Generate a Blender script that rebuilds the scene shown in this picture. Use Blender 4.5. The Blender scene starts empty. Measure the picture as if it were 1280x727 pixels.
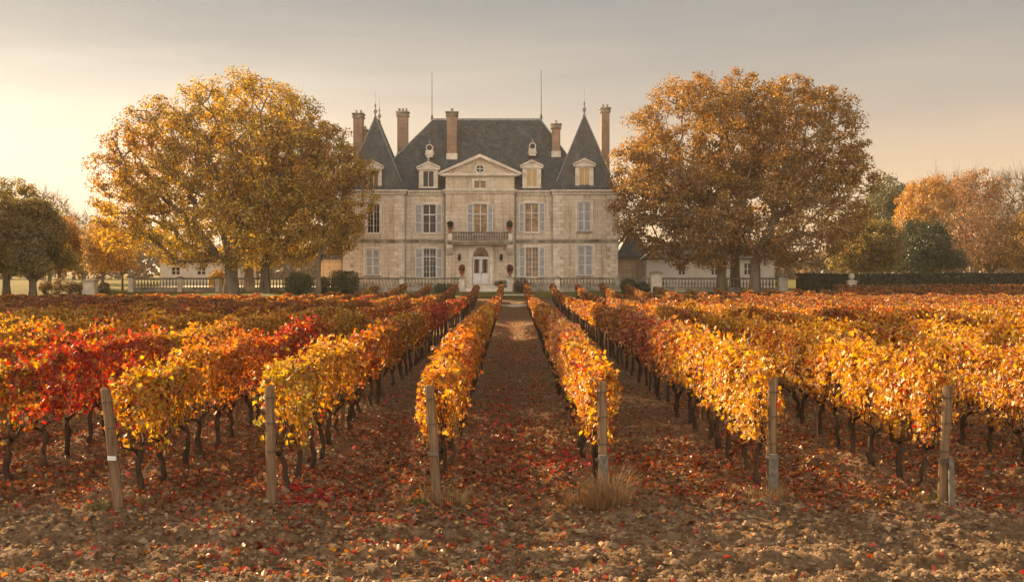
import bpy, math, random
import numpy as np
from mathutils import Vector
rng = np.random.default_rng(7)
random.seed(7)
R = math.radians
scene = bpy.context.scene
COL = scene.collection
CAM_H = 2.8
F = 1500.0                     # focal length in pixels of the 1280 px wide photograph
def W(px, py, D):              # real place of something seen at px,py and standing D metres away
    return ((px - 641.0) * D / F, D, CAM_H + (338.0 - py) * D / F)

# ------------------------------------------------------------------ helpers
def tag(o, label=None, cat=None, group=None, kind=None):
    if label: o['label'] = label
    if cat: o['category'] = cat
    if group: o['group'] = group
    if kind: o['kind'] = kind
    return o
def empty(name, loc=(0, 0, 0), rz=0.0, parent=None):
    o = bpy.data.objects.new(name, None); COL.objects.link(o)
    o.empty_display_size = 0.2
    o.location = loc; o.rotation_euler = (0, 0, rz)
    if parent: o.parent = parent
    return o
def link(name, me, parent=None, loc=None):
    o = bpy.data.objects.new(name, me); COL.objects.link(o)
    if parent: o.parent = parent
    if loc is not None: o.location = loc
    return o
def np_mesh(name, V, polys, mats, mat_idx=None, col=None, smooth=False):
    """polys = list of (n,k) int arrays"""
    me = bpy.data.meshes.new(name)
    V = np.asarray(V, dtype=np.float32)
    polys = [np.asarray(p, dtype=np.int32) for p in polys if len(p)]
    me.vertices.add(len(V)); me.vertices.foreach_set('co', V.ravel())
    loops = np.concatenate([p.ravel() for p in polys])
    tot = np.concatenate([np.full(len(p), p.shape[1], dtype=np.int32) for p in polys])
    start = np.concatenate([[0], np.cumsum(tot)[:-1]]).astype(np.int32)
    me.loops.add(len(loops)); me.loops.foreach_set('vertex_index', loops)
    me.polygons.add(len(tot)); me.polygons.foreach_set('loop_start', start)
    me.polygons.foreach_set('loop_total', tot)
    if mat_idx is not None: me.polygons.foreach_set('material_index', np.asarray(mat_idx, dtype=np.int32))
    me.polygons.foreach_set('use_smooth', np.full(len(tot), smooth, dtype=bool))
    for m in (mats if isinstance(mats, (list, tuple)) else [mats]): me.materials.append(m)
    if col is not None:
        a = me.color_attributes.new('tint', 'FLOAT_COLOR', 'POINT')
        c = np.ones((len(V), 4), dtype=np.float32); c[:, :3] = col
        a.data.foreach_set('color', c.ravel())
    me.update(calc_edges=True); me.validate()
    return me

def _hash(ix, iy, s):
    h = np.sin(ix * 127.1 + iy * 311.7 + s * 74.7) * 43758.5453
    return h - np.floor(h)
def vn(x, y, s=0):
    x = np.asarray(x, float); y = np.asarray(y, float)
    ix = np.floor(x); iy = np.floor(y); fx = x - ix; fy = y - iy
    fx = fx * fx * (3 - 2 * fx); fy = fy * fy * (3 - 2 * fy)
    a = _hash(ix, iy, s); b = _hash(ix + 1, iy, s); c = _hash(ix, iy + 1, s); d = _hash(ix + 1, iy + 1, s)
    return (a * (1 - fx) + b * fx) * (1 - fy) + (c * (1 - fx) + d * fx) * fy
def fbm(x, y, s=0, o=3):
    r = 0; a = .5; t = 0
    for i in range(o):
        r = r + a * vn(x * 2 ** i, y * 2 ** i, s + i); t += a; a *= .5
    return r / t
def sstep(a, b, x):
    t = np.clip((np.asarray(x, float) - a) / (b - a), 0, 1); return t * t * (3 - 2 * t)

class MB:
    def __init__(s): s.v = []; s.f = []; s.m = []; s.cm = 0
    def add(s, vs, fs):
        b = len(s.v); s.v += [tuple(p) for p in vs]
        for f in fs: s.f.append([b + i for i in f]); s.m.append(s.cm)
    def box(s, x0, x1, y0, y1, z0, z1):
        s.add([(x0,y0,z0),(x1,y0,z0),(x1,y1,z0),(x0,y1,z0),(x0,y0,z1),(x1,y0,z1),(x1,y1,z1),(x0,y1,z1)],
              [(0,3,2,1),(4,5,6,7),(0,1,5,4),(1,2,6,5),(2,3,7,6),(3,0,4,7)])
    def frust(s, x0, x1, y0, y1, z0, X0, X1, Y0, Y1, z1):
        s.add([(x0,y0,z0),(x1,y0,z0),(x1,y1,z0),(x0,y1,z0),(X0,Y0,z1),(X1,Y0,z1),(X1,Y1,z1),(X0,Y1,z1)],
              [(0,3,2,1),(4,5,6,7),(0,1,5,4),(1,2,6,5),(2,3,7,6),(3,0,4,7)])
    def prism_xz(s, pts, y0, y1):      # polygon in the x-z plane (counter-clockwise from the front), pushed back
        n = len(pts)
        s.add([(x, y0, z) for x, z in pts] + [(x, y1, z) for x, z in pts],
              [tuple(range(n)), tuple(range(2*n-1, n-1, -1))] + [(i, i+n, (i+1) % n + n, (i+1) % n) for i in range(n)])
    def lathe(s, x, y, z, prof, n=10, ax='z'):
        vs = []
        for r, h in prof:
            for k in range(n):
                a = 2*math.pi*k/n
                if ax == 'z': vs.append((x + r*math.cos(a), y + r*math.sin(a), z + h))
                else: vs.append((x + r*math.cos(a), y + h, z + r*math.sin(a)))
        fs = [(i*n+k, i*n+(k+1) % n, (i+1)*n+(k+1) % n, (i+1)*n+k) for i in range(len(prof)-1) for k in range(n)]
        fs.append(tuple(range(n-1, -1, -1))); m = (len(prof)-1)*n; fs.append(tuple(range(m, m+n)))
        s.add(vs, fs)
    def tube(s, pts, rs, n=7):
        pts = [Vector(p) for p in pts]; vs = []
        for i, p in enumerate(pts):
            d = (pts[min(i+1, len(pts)-1)] - pts[max(i-1, 0)]).normalized()
            u = d.cross(Vector((0.3, 1, .1))).normalized(); w = d.cross(u)
            for k in range(n):
                a = 2*math.pi*k/n; vs.append(p + (u*math.cos(a) + w*math.sin(a))*rs[i])
        fs = [(i*n+k, i*n+(k+1) % n, (i+1)*n+(k+1) % n, (i+1)*n+k) for i in range(len(pts)-1) for k in range(n)]
        fs.append(tuple(range(n-1, -1, -1))); m = (len(pts)-1)*n; fs.append(tuple(range(m, m+n)))
        s.add(vs, fs)
    def build(s, name, mats, parent=None, loc=None, smooth=False):
        me = bpy.data.meshes.new(name); me.from_pydata(s.v, [], s.f); me.validate()
        for m in (mats if isinstance(mats, (list, tuple)) else [mats]): me.materials.append(m)
        for p, i in zip(me.polygons, s.m): p.material_index = i; p.use_smooth = smooth
        me.update()
        return link(name, me, parent, loc)

# ------------------------------------------------------------------ materials
def nt(name):
    m = bpy.data.materials.new(name); m.use_nodes = True
    t = m.node_tree; t.nodes.clear()
    out = t.nodes.new('ShaderNodeOutputMaterial')
    return m, t, out
def N(t, typ, **kw):
    n = t.nodes.new(typ)
    for k, v in kw.items():
        if k in ('inputs',):
            for a, b in v.items(): n.inputs[a].default_value = b
        else: setattr(n, k, v)
    return n
def ramp(t, fac, stops):
    r = N(t, 'ShaderNodeValToRGB'); e = r.color_ramp.elements
    e[0].position, e[0].color = stops[0][0], (*stops[0][1], 1)
    e[1].position, e[1].color = stops[-1][0], (*stops[-1][1], 1)
    for p, c in stops[1:-1]:
        x = e.new(p); x.color = (*c, 1)
    t.links.new(fac, r.inputs[0]); return r.outputs[0]
def mix(t, fac, a, b, typ='MIX'):
    m = N(t, 'ShaderNodeMix', data_type='RGBA', blend_type=typ)
    for i, v in ((0, fac), (6, a), (7, b)):
        if isinstance(v, (int, float)): m.inputs[i].default_value = v
        elif isinstance(v, tuple): m.inputs[i].default_value = (*v, 1)
        else: t.links.new(v, m.inputs[i])
    return m.outputs[2]
def coords(t, scale=(1, 1, 1), kind='pos', swap=False):
    if kind == 'pos': src = N(t, 'ShaderNodeNewGeometry').outputs['Position']
    else: src = N(t, 'ShaderNodeTexCoord').outputs['Object']
    if swap:
        sp = N(t, 'ShaderNodeSeparateXYZ'); t.links.new(src, sp.inputs[0])
        ad = N(t, 'ShaderNodeMath', operation='ADD'); t.links.new(sp.outputs[0], ad.inputs[0]); t.links.new(sp.outputs[1], ad.inputs[1])
        cb = N(t, 'ShaderNodeCombineXYZ'); t.links.new(ad.outputs[0], cb.inputs[0]); t.links.new(sp.outputs[2], cb.inputs[1])
        src = cb.outputs[0]
    mp = N(t, 'ShaderNodeMapping'); mp.inputs['Scale'].default_value = scale
    t.links.new(src, mp.inputs[0]); return mp.outputs[0]
def noise(t, vec, scale, detail=4, rough=.6):
    n = N(t, 'ShaderNodeTexNoise', inputs={'Scale': scale, 'Detail': detail, 'Roughness': rough})
    t.links.new(vec, n.inputs['Vector']); return n.outputs[0]
def principled(t, out, col, rough=.8, bump=None, bs=.3, bd=.02, spec=.3, metal=0):
    p = N(t, 'ShaderNodeBsdfPrincipled')
    if isinstance(col, tuple): p.inputs['Base Color'].default_value = (*col, 1)
    else: t.links.new(col, p.inputs['Base Color'])
    if isinstance(rough, (int, float)): p.inputs['Roughness'].default_value = rough
    else: t.links.new(rough, p.inputs['Roughness'])
    p.inputs['Specular IOR Level'].default_value = spec; p.inputs['Metallic'].default_value = metal
    if bump is not None:
        b = N(t, 'ShaderNodeBump', inputs={'Strength': bs, 'Distance': bd}); t.links.new(bump, b.inputs['Height'])
        t.links.new(b.outputs[0], p.inputs['Normal'])
    t.links.new(p.outputs[0], out.inputs[0]); return p
def simple(name, c1, c2, scale=3, rough=.8, bs=.3, bd=.02, spec=.3, stretch=(1, 1, 1), metal=0):
    m, t, out = nt(name); v = coords(t, stretch); f = noise(t, v, scale, 6)
    c = ramp(t, f, [(.3, c1), (.7, c2)])
    principled(t, out, c, rough, f, bs, bd, spec, metal); return m
def leafmat(name, trans=.45, gain=1.0):
    m, t, out = nt(name)
    a = N(t, 'ShaderNodeAttribute', attribute_name='tint')
    oi = N(t, 'ShaderNodeObjectInfo')
    d = N(t, 'ShaderNodeBsdfDiffuse'); tr = N(t, 'ShaderNodeBsdfTranslucent'); g = N(t, 'ShaderNodeBsdfGlossy')
    g.inputs['Roughness'].default_value = .45
    t.links.new(a.outputs[0], d.inputs[0])
    hs = N(t, 'ShaderNodeHueSaturation', inputs={'Saturation': 1.12, 'Value': 1.25 * gain}); t.links.new(a.outputs[0], hs.inputs['Color'])
    t.links.new(hs.outputs[0], tr.inputs[0])
    mx = N(t, 'ShaderNodeMixShader'); mx.inputs[0].default_value = trans
    t.links.new(d.outputs[0], mx.inputs[1]); t.links.new(tr.outputs[0], mx.inputs[2])
    m2 = N(t, 'ShaderNodeMixShader'); m2.inputs[0].default_value = .06
    t.links.new(mx.outputs[0], m2.inputs[1]); t.links.new(g.outputs[0], m2.inputs[2])
    t.links.new(m2.outputs[0], out.inputs[0]); return m
M = {}
M['vine_leaf'] = leafmat('vine_leaf', .48)
M['tree_leaf'] = leafmat('tree_leaf', .5)
M['litter'] = leafmat('litter_leaf', .25)
M['bark'] = simple('bark', (.03, .02, .014), (.10, .07, .048), 9, .95, .8, .03, .1, (1, 1, .3))
M['tree_bark'] = simple('tree_bark', (.09, .07, .05), (.24, .19, .14), 2.5, .95, .8, .08, .1, (1, 1, .25))
M['post_wood'] = simple('post_wood', (.085, .052, .028), (.31, .205, .12), 26, .9, .9, .01, .15, (1, 1, .06))
M['concrete'] = simple('concrete', (.10, .083, .064), (.22, .19, .15), 18, .95, .4, .01)
M['wire'] = simple('wire', (.07, .055, .045), (.14, .11, .09), 30, .8, .1, .002, .2)
M['stone_trim'] = simple('stone_trim', (.46, .40, .32), (.78, .70, .59), 1.6, .9, .4, .03)
M['stone_dark'] = simple('stone_weathered_shaded', (.09, .08, .065), (.46, .39, .30), 1.3, .95, .6, .03)  # weathered stone; its darkness also paints shade on plinth and terrace base wall
M['stone_black'] = simple('stone_worn_shade_dark', (.05, .042, .033), (.30, .25, .19), 2.2, .95, .6, .03)  # weathered stone darkened further, imitating occlusion shade around rails and balusters
M['white_paint'] = simple('white_paint', (.52, .51, .49), (.70, .685, .66), 4, .5, .1, .005, .4)
M['grey_paint'] = simple('shutter_paint', (.27, .268, .265), (.41, .405, .395), 3, .6, .2, .01, .3)
M['iron'] = simple('iron', (.03, .028, .026), (.06, .055, .05), 8, .8, .2, .004, .15)
M['lead'] = simple('lead_flashing', (.16, .17, .18), (.30, .31, .32), 4, .6, .2, .01, .4)
M['curtain'] = simple('curtain', (.40, .26, .12), (.62, .45, .24), 6, .9, .2, .02, .1, (4, 1, .3))
M['plaster'] = simple('plaster', (.58, .54, .48), (.74, .70, .64), 1.2, .9, .2, .02)
M['terracotta'] = simple('terracotta', (.25, .08, .05), (.4, .15, .09), 9, .85, .2, .01)
M['gravel'] = simple('gravel_path', (.42, .38, .32), (.6, .55, .48), 14, .95, .5, .02)
M['rock'] = simple('field_stone', (.08, .05, .028), (.46, .32, .19), 5, .95, .5, .01)
M['tile_roof'] = simple('tile_roof', (.12, .07, .055), (.25, .15, .11), 3, .9, .5, .03)
M['grass_dry'] = leafmat('dry_grass', .3)

def stone_mat():
    m, t, out = nt('ashlar_stone')
    v = coords(t, swap=True)
    b = N(t, 'ShaderNodeTexBrick', inputs={'Scale': 1.0, 'Mortar Size': .012, 'Mortar Smooth': .3, 'Bias': 0, 'Brick Width': .85, 'Row Height': .36})
    b.inputs['Color1'].default_value = (.74, .66, .55, 1); b.inputs['Color2'].default_value = (.58, .50, .41, 1); b.inputs['Mortar'].default_value = (.24, .185, .13, 1)
    b.offset = .5
    t.links.new(v, b.inputs['Vector'])
    p = coords(t); n1 = noise(t, p, .45, 6, .65)
    c = mix(t, 1.0, b.outputs[0], ramp(t, n1, [(.3, (.68, .6, .5)), (.5, (.95, .92, .88)), (.7, (1.15, 1.1, 1.02))]), 'MULTIPLY')
    st = noise(t, coords(t, (1.6, 1.6, .12)), 1.3, 5, .7)
    c = mix(t, 1.0, c, ramp(t, st, [(.34, (.5, .43, .36)), (.5, (1, 1, 1)), (1, (1, 1, 1))]), 'MULTIPLY')
    n3 = noise(t, p, 6, 5)
    c = mix(t, .35, c, ramp(t, n3, [(.3, (.3, .23, .16)), (.65, (.66, .56, .43))]), 'MIX')
    principled(t, out, c, .92, n3, .4, .03, .15); return m
M['stone'] = stone_mat()
def slate_mat():
    m, t, out = nt('slate_roof')
    v = coords(t, swap=True)
    b = N(t, 'ShaderNodeTexBrick', inputs={'Scale': 1.0, 'Mortar Size': .012, 'Brick Width': .24, 'Row Height': .2, 'Bias': -.1})
    b.inputs['Color1'].default_value = (.035, .046, .058, 1); b.inputs['Color2'].default_value = (.075, .088, .10, 1); b.inputs['Mortar'].default_value = (.04, .04, .042, 1)
    t.links.new(v, b.inputs['Vector'])
    st = noise(t, coords(t, (1.4, 1.4, .1)), 1.1, 6, .7)
    c = mix(t, ramp(t, st, [(.42, (0, 0, 0)), (.66, (.5, .5, .5))]), b.outputs[0], (.13, .095, .06))
    s2 = noise(t, coords(t, (2, 2, .16)), .9, 6, .75)
    c = mix(t, ramp(t, s2, [(.52, (0, 0, 0)), (.68, (.7, .7, .7))]), c, (.13, .165, .165))
    principled(t, out, c, .6, b.outputs[1], .3, .01, .35); return m
M['slate'] = slate_mat()
def brick_mat():
    m, t, out = nt('chimney_brick')
    v = coords(t, swap=True)
    b = N(t, 'ShaderNodeTexBrick', inputs={'Scale': 1.0, 'Mortar Size': .012, 'Brick Width': .3, 'Row Height': .11})
    b.inputs['Color1'].default_value = (.34, .225, .16, 1); b.inputs['Color2'].default_value = (.24, .17, .125, 1); b.inputs['Mortar'].default_value = (.34, .27, .2, 1)
    t.links.new(v, b.inputs['Vector'])
    n1 = noise(t, coords(t, (1, 1, .5)), 1.4, 5)
    c = mix(t, 1.0, b.outputs[0], ramp(t, n1, [(.3, (.65, .62, .6)), (.7, (1.2, 1.15, 1.1))]), 'MULTIPLY')
    principled(t, out, c, .9, n1, .3, .02); return m
M['brick'] = brick_mat()
def glass_mat(name, c, rough=.06):
    m, t, out = nt(name); v = coords(t); n1 = noise(t, v, 2.2, 3)
    principled(t, out, ramp(t, n1, [(.35, tuple(x*.35 for x in c)), (.65, c)]), rough, n1, .12, .03, .2); return m
M['glass'] = glass_mat('window_glass', (.05, .035, .025))
M['glass_warm'] = glass_mat('window_glass_curtain_reflect', (.36, .22, .10), .12)  # tan base paints warm reflected light into the panes, with curtain tone
def soil_mat():
    m, t, out = nt('vineyard_soil')
    v = coords(t); n1 = noise(t, v, .5, 5); n2 = noise(t, v, 9, 8, .75); n3 = noise(t, v, 42, 6, .8)
    c = ramp(t, n2, [(.3, (.055, .031, .016)), (.5, (.23, .145, .08)), (.72, (.52, .37, .22))])
    c = mix(t, ramp(t, n1, [(.35, (0, 0, 0)), (.7, (.4, .4, .4))]), c, (.15, .085, .045))
    c = mix(t, ramp(t, n3, [(.6, (0, 0, 0)), (.72, (.5, .5, .5))]), c, (.4, .32, .24))
    ad = N(t, 'ShaderNodeMath', operation='ADD'); t.links.new(n2, ad.inputs[0]); t.links.new(n3, ad.inputs[1])
    principled(t, out, c, .97, ad.outputs[0], .8, .035, .1); return m
M['soil'] = soil_mat()
def lawn_mat():
    m, t, out = nt('lawn_grass')
    v = coords(t); n1 = noise(t, v, .25, 5); n2 = noise(t, v, 6, 6, .8)
    c = ramp(t, n2, [(.3, (.07, .085, .02)), (.7, (.17, .18, .045))])
    c = mix(t, ramp(t, n1, [(.45, (0, 0, 0)), (.65, (.8, .8, .8))]), c, (.24, .14, .05))
    principled(t, out, c, .95, n2, .8, .08, .1); return m
M['lawn'] = lawn_mat()

# ------------------------------------------------------------------ ground
ROWX = [-4.60, -2.83, -.92, 1.09, 3.15, 5.06]
ROWS = [ROWX[0] - 2.0*k for k in range(24, 0, -1)] + ROWX + [ROWX[-1] + 2.0*k for k in range(1, 25)]
def base_z(x, y):
    return .9 * sstep(82, 107, y) + .35*sstep(107, 113, y)*0
def ground_z(x, y):
    x = np.asarray(x, float); y = np.asarray(y, float)
    z = base_z(x, y)
    near = 1 - sstep(30, 60, y)
    field = sstep(12.5, 15, y) * (1 - sstep(90, 96, y))
    ph = (x - .08) / 1.96 * 2 * math.pi
    z = z + .05 * field * (-np.cos(ph))
    z = z + near * ((fbm(x*.7, y*.7, 3) - .5) * .10 + (fbm(x*3.6, y*3.6, 11, 3) - .5) * .17 * (0.6 + .4*field))
    cl = fbm(x*15, y*15, 21, 2); z = z + near * np.maximum(cl - .48, 0) * .17
    head = 1 - sstep(12.4, 13.6, y)
    z = z + head * (.045*np.sin(y*5.4 + 2.4*vn(x*.25, y*.2, 5)) + .022*np.sin(y*13 + 2*vn(x*.5, 0*y, 6)))
    return z
def geo_lines(c0, c1, step, far, g=1.06):
    xs = list(np.arange(c0, c1, step)); s = step; x = xs[-1]
    while x < far: s *= g; x += s; xs.append(x)
    return np.array(xs)
xp = geo_lines(0, 9, .045, 650, 1.045); xs = np.concatenate([-xp[:0:-1], xp])
yp = geo_lines(8.5, 19, .04, 700, 1.02); ys = np.concatenate([[-60, -30, -10, 0, 3, 5, 6.5, 7.5, 8.1], yp])
gx, gy = np.meshgrid(xs, ys)
V = np.stack([gx.ravel(), gy.ravel(), ground_z(gx, gy).ravel()], 1)
nx, ny = len(xs), len(ys); ii = np.arange(nx*ny).reshape(ny, nx)
Q = np.stack([ii[:-1, :-1].ravel(), ii[:-1, 1:].ravel(), ii[1:, 1:].ravel(), ii[1:, :-1].ravel()], 1)
print('ground quads', len(Q))
tag(link('ground', np_mesh('ground', V, [Q], M['soil'], smooth=True)), kind='structure')

def sheet(name, mat, x0, x1, y0, y1, nx, ny, dz, edge=0.0, yfun=None):
    a = np.linspace(x0, x1, nx); b = np.linspace(0, 1, ny); gx, gb = np.meshgrid(a, b)
    lo = y0 + (vn(gx*.4, gx*0, 9) - .5)*edge
    if yfun is not None: lo = yfun(gx) + (vn(gx*.4, gx*0, 9) - .5)*edge
    gy = lo + (y1 - lo)*gb
    V = np.stack([gx.ravel(), gy.ravel(), (base_z(gx, gy) + dz + .05*vn(gx*.8, gy*.8, 4)).ravel()], 1)
    ii = np.arange(nx*ny).reshape(ny, nx)
    Q = np.stack([ii[:-1, :-1].ravel(), ii[:-1, 1:].ravel(), ii[1:, 1:].ravel(), ii[1:, :-1].ravel()], 1)
    return tag(link(name, np_mesh(name, V, [Q], mat, smooth=True)), kind='structure')
def row_end(x):
    x = np.asarray(x, float)
    return 95 - 18*sstep(-9, -16, -np.abs(x)*1.0*(x < 0) - 0) if False else np.where(x < -9, 95 - 17*sstep(9, 16, -x), np.where(x > 9, 95 - 6*sstep(9, 14, x), 95.0))
sheet('lawn', M['lawn'], -240, 240, 90, 420, 300, 40, .05, .8, yfun=lambda x: row_end(x) + 1.5)
# pale gravel path leading off to the right, and the forecourt on the terrace
mb = MB()
for k in range(12):
    xa, xb = 23.5 + k*.75, 24.25 + k*.75
    for_y = lambda x: 100 - (x - 23.5)*.55
    za = base_z(0, for_y(xa)) + .125; zb = base_z(0, for_y(xb)) + .125
    mb.add([(xa, for_y(xa), za), (xb, for_y(xb), zb), (xb, for_y(xb)+2.6, zb+.04), (xa, for_y(xa)+2.6, za+.04)], [(0, 1, 2, 3)])
tag(mb.build('path', M['gravel']), kind='structure')

# ------------------------------------------------------------------ leaf geometry
SH = {
 'grape': (np.array([(0,.42,0),(0,.1,0),(-.42,-.02,.10),(-.36,.26,.05),(-.52,.52,.13),(-.22,.62,.03),(0,1,-.06),(.22,.62,.03),(.52,.52,.13),(.36,.26,.05),(.42,-.02,.10)]),
           [np.array([(0,i,i+1) for i in range(1,10)] + [(0,10,1)])]),
 'hex': (np.array([(0,0,0),(-.46,.2,.12),(-.40,.68,.12),(0,1,-.05),(.40,.68,.12),(.46,.2,.12)]), [np.array([(0,5,4,3),(0,3,2,1)])]),
 'quad': (np.array([(0,0,0),(.45,.45,.14),(0,1,0),(-.45,.45,.14)]), [np.array([(0,1,2,3)])]),
}
def norm(a): return a / np.maximum(np.linalg.norm(a, axis=-1, keepdims=True), 1e-9)
def leaves(P, nrm, size, col, shape, rg, droop=.7, jit=.7):
    """P centres, nrm facing, size (n,), col (n,3) -> V, polys, C"""
    n = len(P); sv, sp = SH[shape]; k = len(sv)
    nn = norm(nrm + rg.normal(0, jit, (n, 3)))
    t = rg.normal(0, .6, (n, 3)); t[:, 2] -= droop
    v = norm(t - nn * (t*nn).sum(1, keepdims=True)); u = np.cross(v, nn)
    curl = rg.uniform(.3, 2.0, (n, 1, 1))
    L = sv[None, :, :].repeat(n, 0) * np.array([1, 1, 1]); L[:, :, 1] -= .45
    V = P[:, None, :] + size[:, None, None] * (L[:, :, :1]*u[:, None, :] + L[:, :, 1:2]*v[:, None, :] + L[:, :, 2:3]*curl*nn[:, None, :])
    off = (np.arange(n)*k)[:, None, None]
    polys = [(p[None] + off).reshape(-1, p.shape[1]) for p in sp]
    C = np.repeat(col[:, None, :], k, 1)
    if k > 4:   # leaf margins turn first
        e = rg.uniform(.6, 1.1, (n, 1, 1)); C = C.copy(); C[:, 1:, :] *= e
    return V.reshape(-1, 3), polys, C.reshape(-1, 3)
def tubes(P0, P1, r0, r1, k):
    n = len(P0); d = norm(P1 - P0); a = np.where(np.abs(d[:, 2:3]) > .9, [[1., 0, 0]], [[0., 0, 1.]])
    u = norm(np.cross(d, a)); w = np.cross(d, u)
    an = np.arange(k)*2*math.pi/k; c = np.cos(an)[None, :, None]; s = np.sin(an)[None, :, None]
    ring = c*u[:, None] + s*w[:, None]
    V = np.concatenate([P0[:, None] + ring*r0[:, None, None], P1[:, None] + ring*r1[:, None, None]], 1)
    b = (np.arange(n)*2*k)[:, None]; j = np.arange(k); j2 = (j+1) % k
    Q = np.stack([b+j, b+j2, b+k+j2, b+k+j], 2).reshape(-1, 4)
    return V.reshape(-1, 3), Q

# ------------------------------------------------------------------ vines
YEL = np.array([.74, .42, .05]); ORA = np.array([.62, .22, .035]); RED = np.array([.48, .05, .028])
GRN = np.array([.38, .31, .05]); BRN = np.array([.24, .10, .042]); PNK = np.array([.66, .30, .16]); PUR = np.array([.16, .03, .04])
def g2(x, y, cx, cy, rx, ry): return np.exp(-(((x-cx)/rx)**2 + ((y-cy)/ry)**2))
def weights(x, y):
    """share of yellow, orange, red, green, brown, pink at a place in the field"""
    n1 = fbm(x*.35+40, y*.12+7, 31, 3); n2 = fbm(x*.4+9, y*.16, 47, 3); n3 = fbm(x*.3, y*.15+5, 59, 3)
    w = np.stack([.9*sstep(.35, .6, n1) + .15, .55 + 0*x, .75*sstep(.54, .70, n2) + .08, .8*sstep(.54, .68, n3) + .05, .18 + .25*sstep(.5, .7, 1-n1), .18 + 0*x], -1)
    def add(cx, cy, rx, ry, k, a):
        w[..., k] += a * g2(x, y, cx, cy, rx, ry)
    add(-6.6, 18.0, 1.1, 2.8, 2, 5); add(-9, 22, 1.2, 4, 2, 1.2); add(-6.9, 15.6, .8, 1, 3, 2)
    add(-4.9, 15.5, .8, 1.4, 3, 2.0); add(-4.9, 15.5, .8, 2.2, 0, 2.0); add(-4.9, 19.5, .8, 2.5, 1, 3)
    add(-2.9, 15.3, .8, 2.0, 3, 1.5); add(-2.9, 17.5, .8, 4.0, 0, 2.0); add(-4.9, 25, .8, 3, 2, 3)
    add(-2.9, 26, .8, 3, 1, 2); add(-2.9, 47, 1, 13, 2, 2.2); add(-4.9, 45, 1, 8, 2, .8)
    add(-.96, 16, .8, 2.5, 0, 2); add(-.96, 24, .8, 8, 1, 2.5); add(-.96, 40, .8, 8, 0, 1.5)
    add(1.08, 17, .8, 5, 0, 1.2); add(6, 19, 4, 6, 2, .5); add(1.08, 26, .8, 4, 5, 2.5)
    add(3.1, 18, .9, 5, 0, 3.0); add(3.1, 28, .9, 3.5, 2, 2.2); add(3.1, 30, .9, 6, 5, 3)
    add(5.15, 17, 1, 3.5, 0, 2.5); add(7.2, 22, 1.5, 2.0, 2, 1.5); add(7, 20, 3, 7, 5, .6); add(9, 18, 3, 5, 0, 2.5); add(9, 22, 3, 6, 0, 1.5)
    far = sstep(34, 60, y); w[..., 4] += 1.7*far; w[..., 2] += .12*far; w[..., 1] += .3*far; w[..., 0] *= (1 - .3*far)
    w = (w / w.sum(-1, keepdims=True))**1.5
    return w / w.sum(-1, keepdims=True)
PAL = np.stack([YEL, ORA, RED, GRN, BRN, PNK])
def vine_leaf_cols(x, y, rg, z=None):
    w = weights(x, y); c = np.cumsum(w, -1); r = rg.random(len(x))[:, None]
    k = np.minimum((r > c).sum(1), 5); col = PAL[k]
    alt = PAL[np.minimum((rg.random(len(x))[:, None] > c).sum(1), 5)]
    f = rg.uniform(0, .5, (len(x), 1)); col = col*(1-f) + alt*f
    col = col * rg.uniform(.55, 1.18, (len(x), 1)) * rg.uniform(.88, 1.12, (len(x), 3))
    pu = rg.random(len(x)) < .03; col[pu] = PUR
    return np.clip(col, .01, .85)
def vine_height(x, y):
    return 1.55 - .31*sstep(30, 75, y) + .10*sstep(14, 17, y)*(x > 2)*(1-sstep(30, 50, y)) + .30*(fbm(x*1.3, y*.8, 77, 2) - .5)
def vine_foliage(X, Y, rg, tier):
    n, sz, shape = {0: (1650, .071, 'grape'), 1: (1150, .079, 'hex'), 2: (520, .105, 'quad'), 3: (250, .148, 'quad')}[tier]
    n = int(n * (0.88 + .24*rg.random()))
    l = rg.uniform(-.58, .58, n)
    H = vine_height(X, Y + l); bot = .78 + .20*(fbm(np.full(n, X*3.), (Y+l)*1.4, 88, 2) - .5)*2
    u = rg.random(n)
    z = bot + (H - bot) * (1 - (1-u)**1.15)
    hw = .18 * (.62 + .85*fbm((Y+l)*1.4+X*5, z*2.0, 91, 2)) * np.where(z > H-.2, np.sqrt(np.clip((H - z)/.2, .05, 1)), 1)
    hw = hw * (0.72 + .4*np.clip((z-bot)/.35, 0, 1))
    side = np.where(rg.random(n) < .5, -1., 1.)
    x = side * hw * (1 - .75*rg.random(n)**2.2)
    top = rg.random(n) < .16
    z = np.where(top, H - rg.random(n)*.06 + .05*rg.normal(0, 1, n)*(tier < 2), z); x = np.where(top, rg.uniform(-1, 1, n)*.2, x)
    if tier < 2:    # hanging and stray shoots
        st = rg.random(n) < .05; z = np.where(st, bot - rg.random(n)*.16, z)
        sh = rg.random(n) < .03; z = np.where(sh, H + rg.random(n)*.22*(vn(l*5+X, l*0+Y, 3) > .5), z); x = np.where(sh, x*.5, x)
        ed = rg.random(n) < .04; x = np.where(ed, x*1.35, x)
    hole = vn((Y+l)*3.3 + X*11, z*3.6 + side*5, 123) > .655 - .25*(z < bot + .2)
    kp = ~hole | (rg.random(n) < .12); x, z, l, side, top, H = x[kp], z[kp], l[kp], side[kp], top[kp], H[kp]; n = len(x)
    nr = np.stack([np.where(top, 0, side), rg.normal(0, .25, n), np.where(top, 1.2, .35)], 1)
    size = sz * rg.uniform(.6, 1.25, n)
    col = vine_leaf_cols(np.full(n, X), Y + l, rg)
    gz = float(base_z(X, Y))
    P = np.stack([x, l, z], 1)
    return leaves(P, nr, size, col, shape, rg, .8, .62), gz
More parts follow.
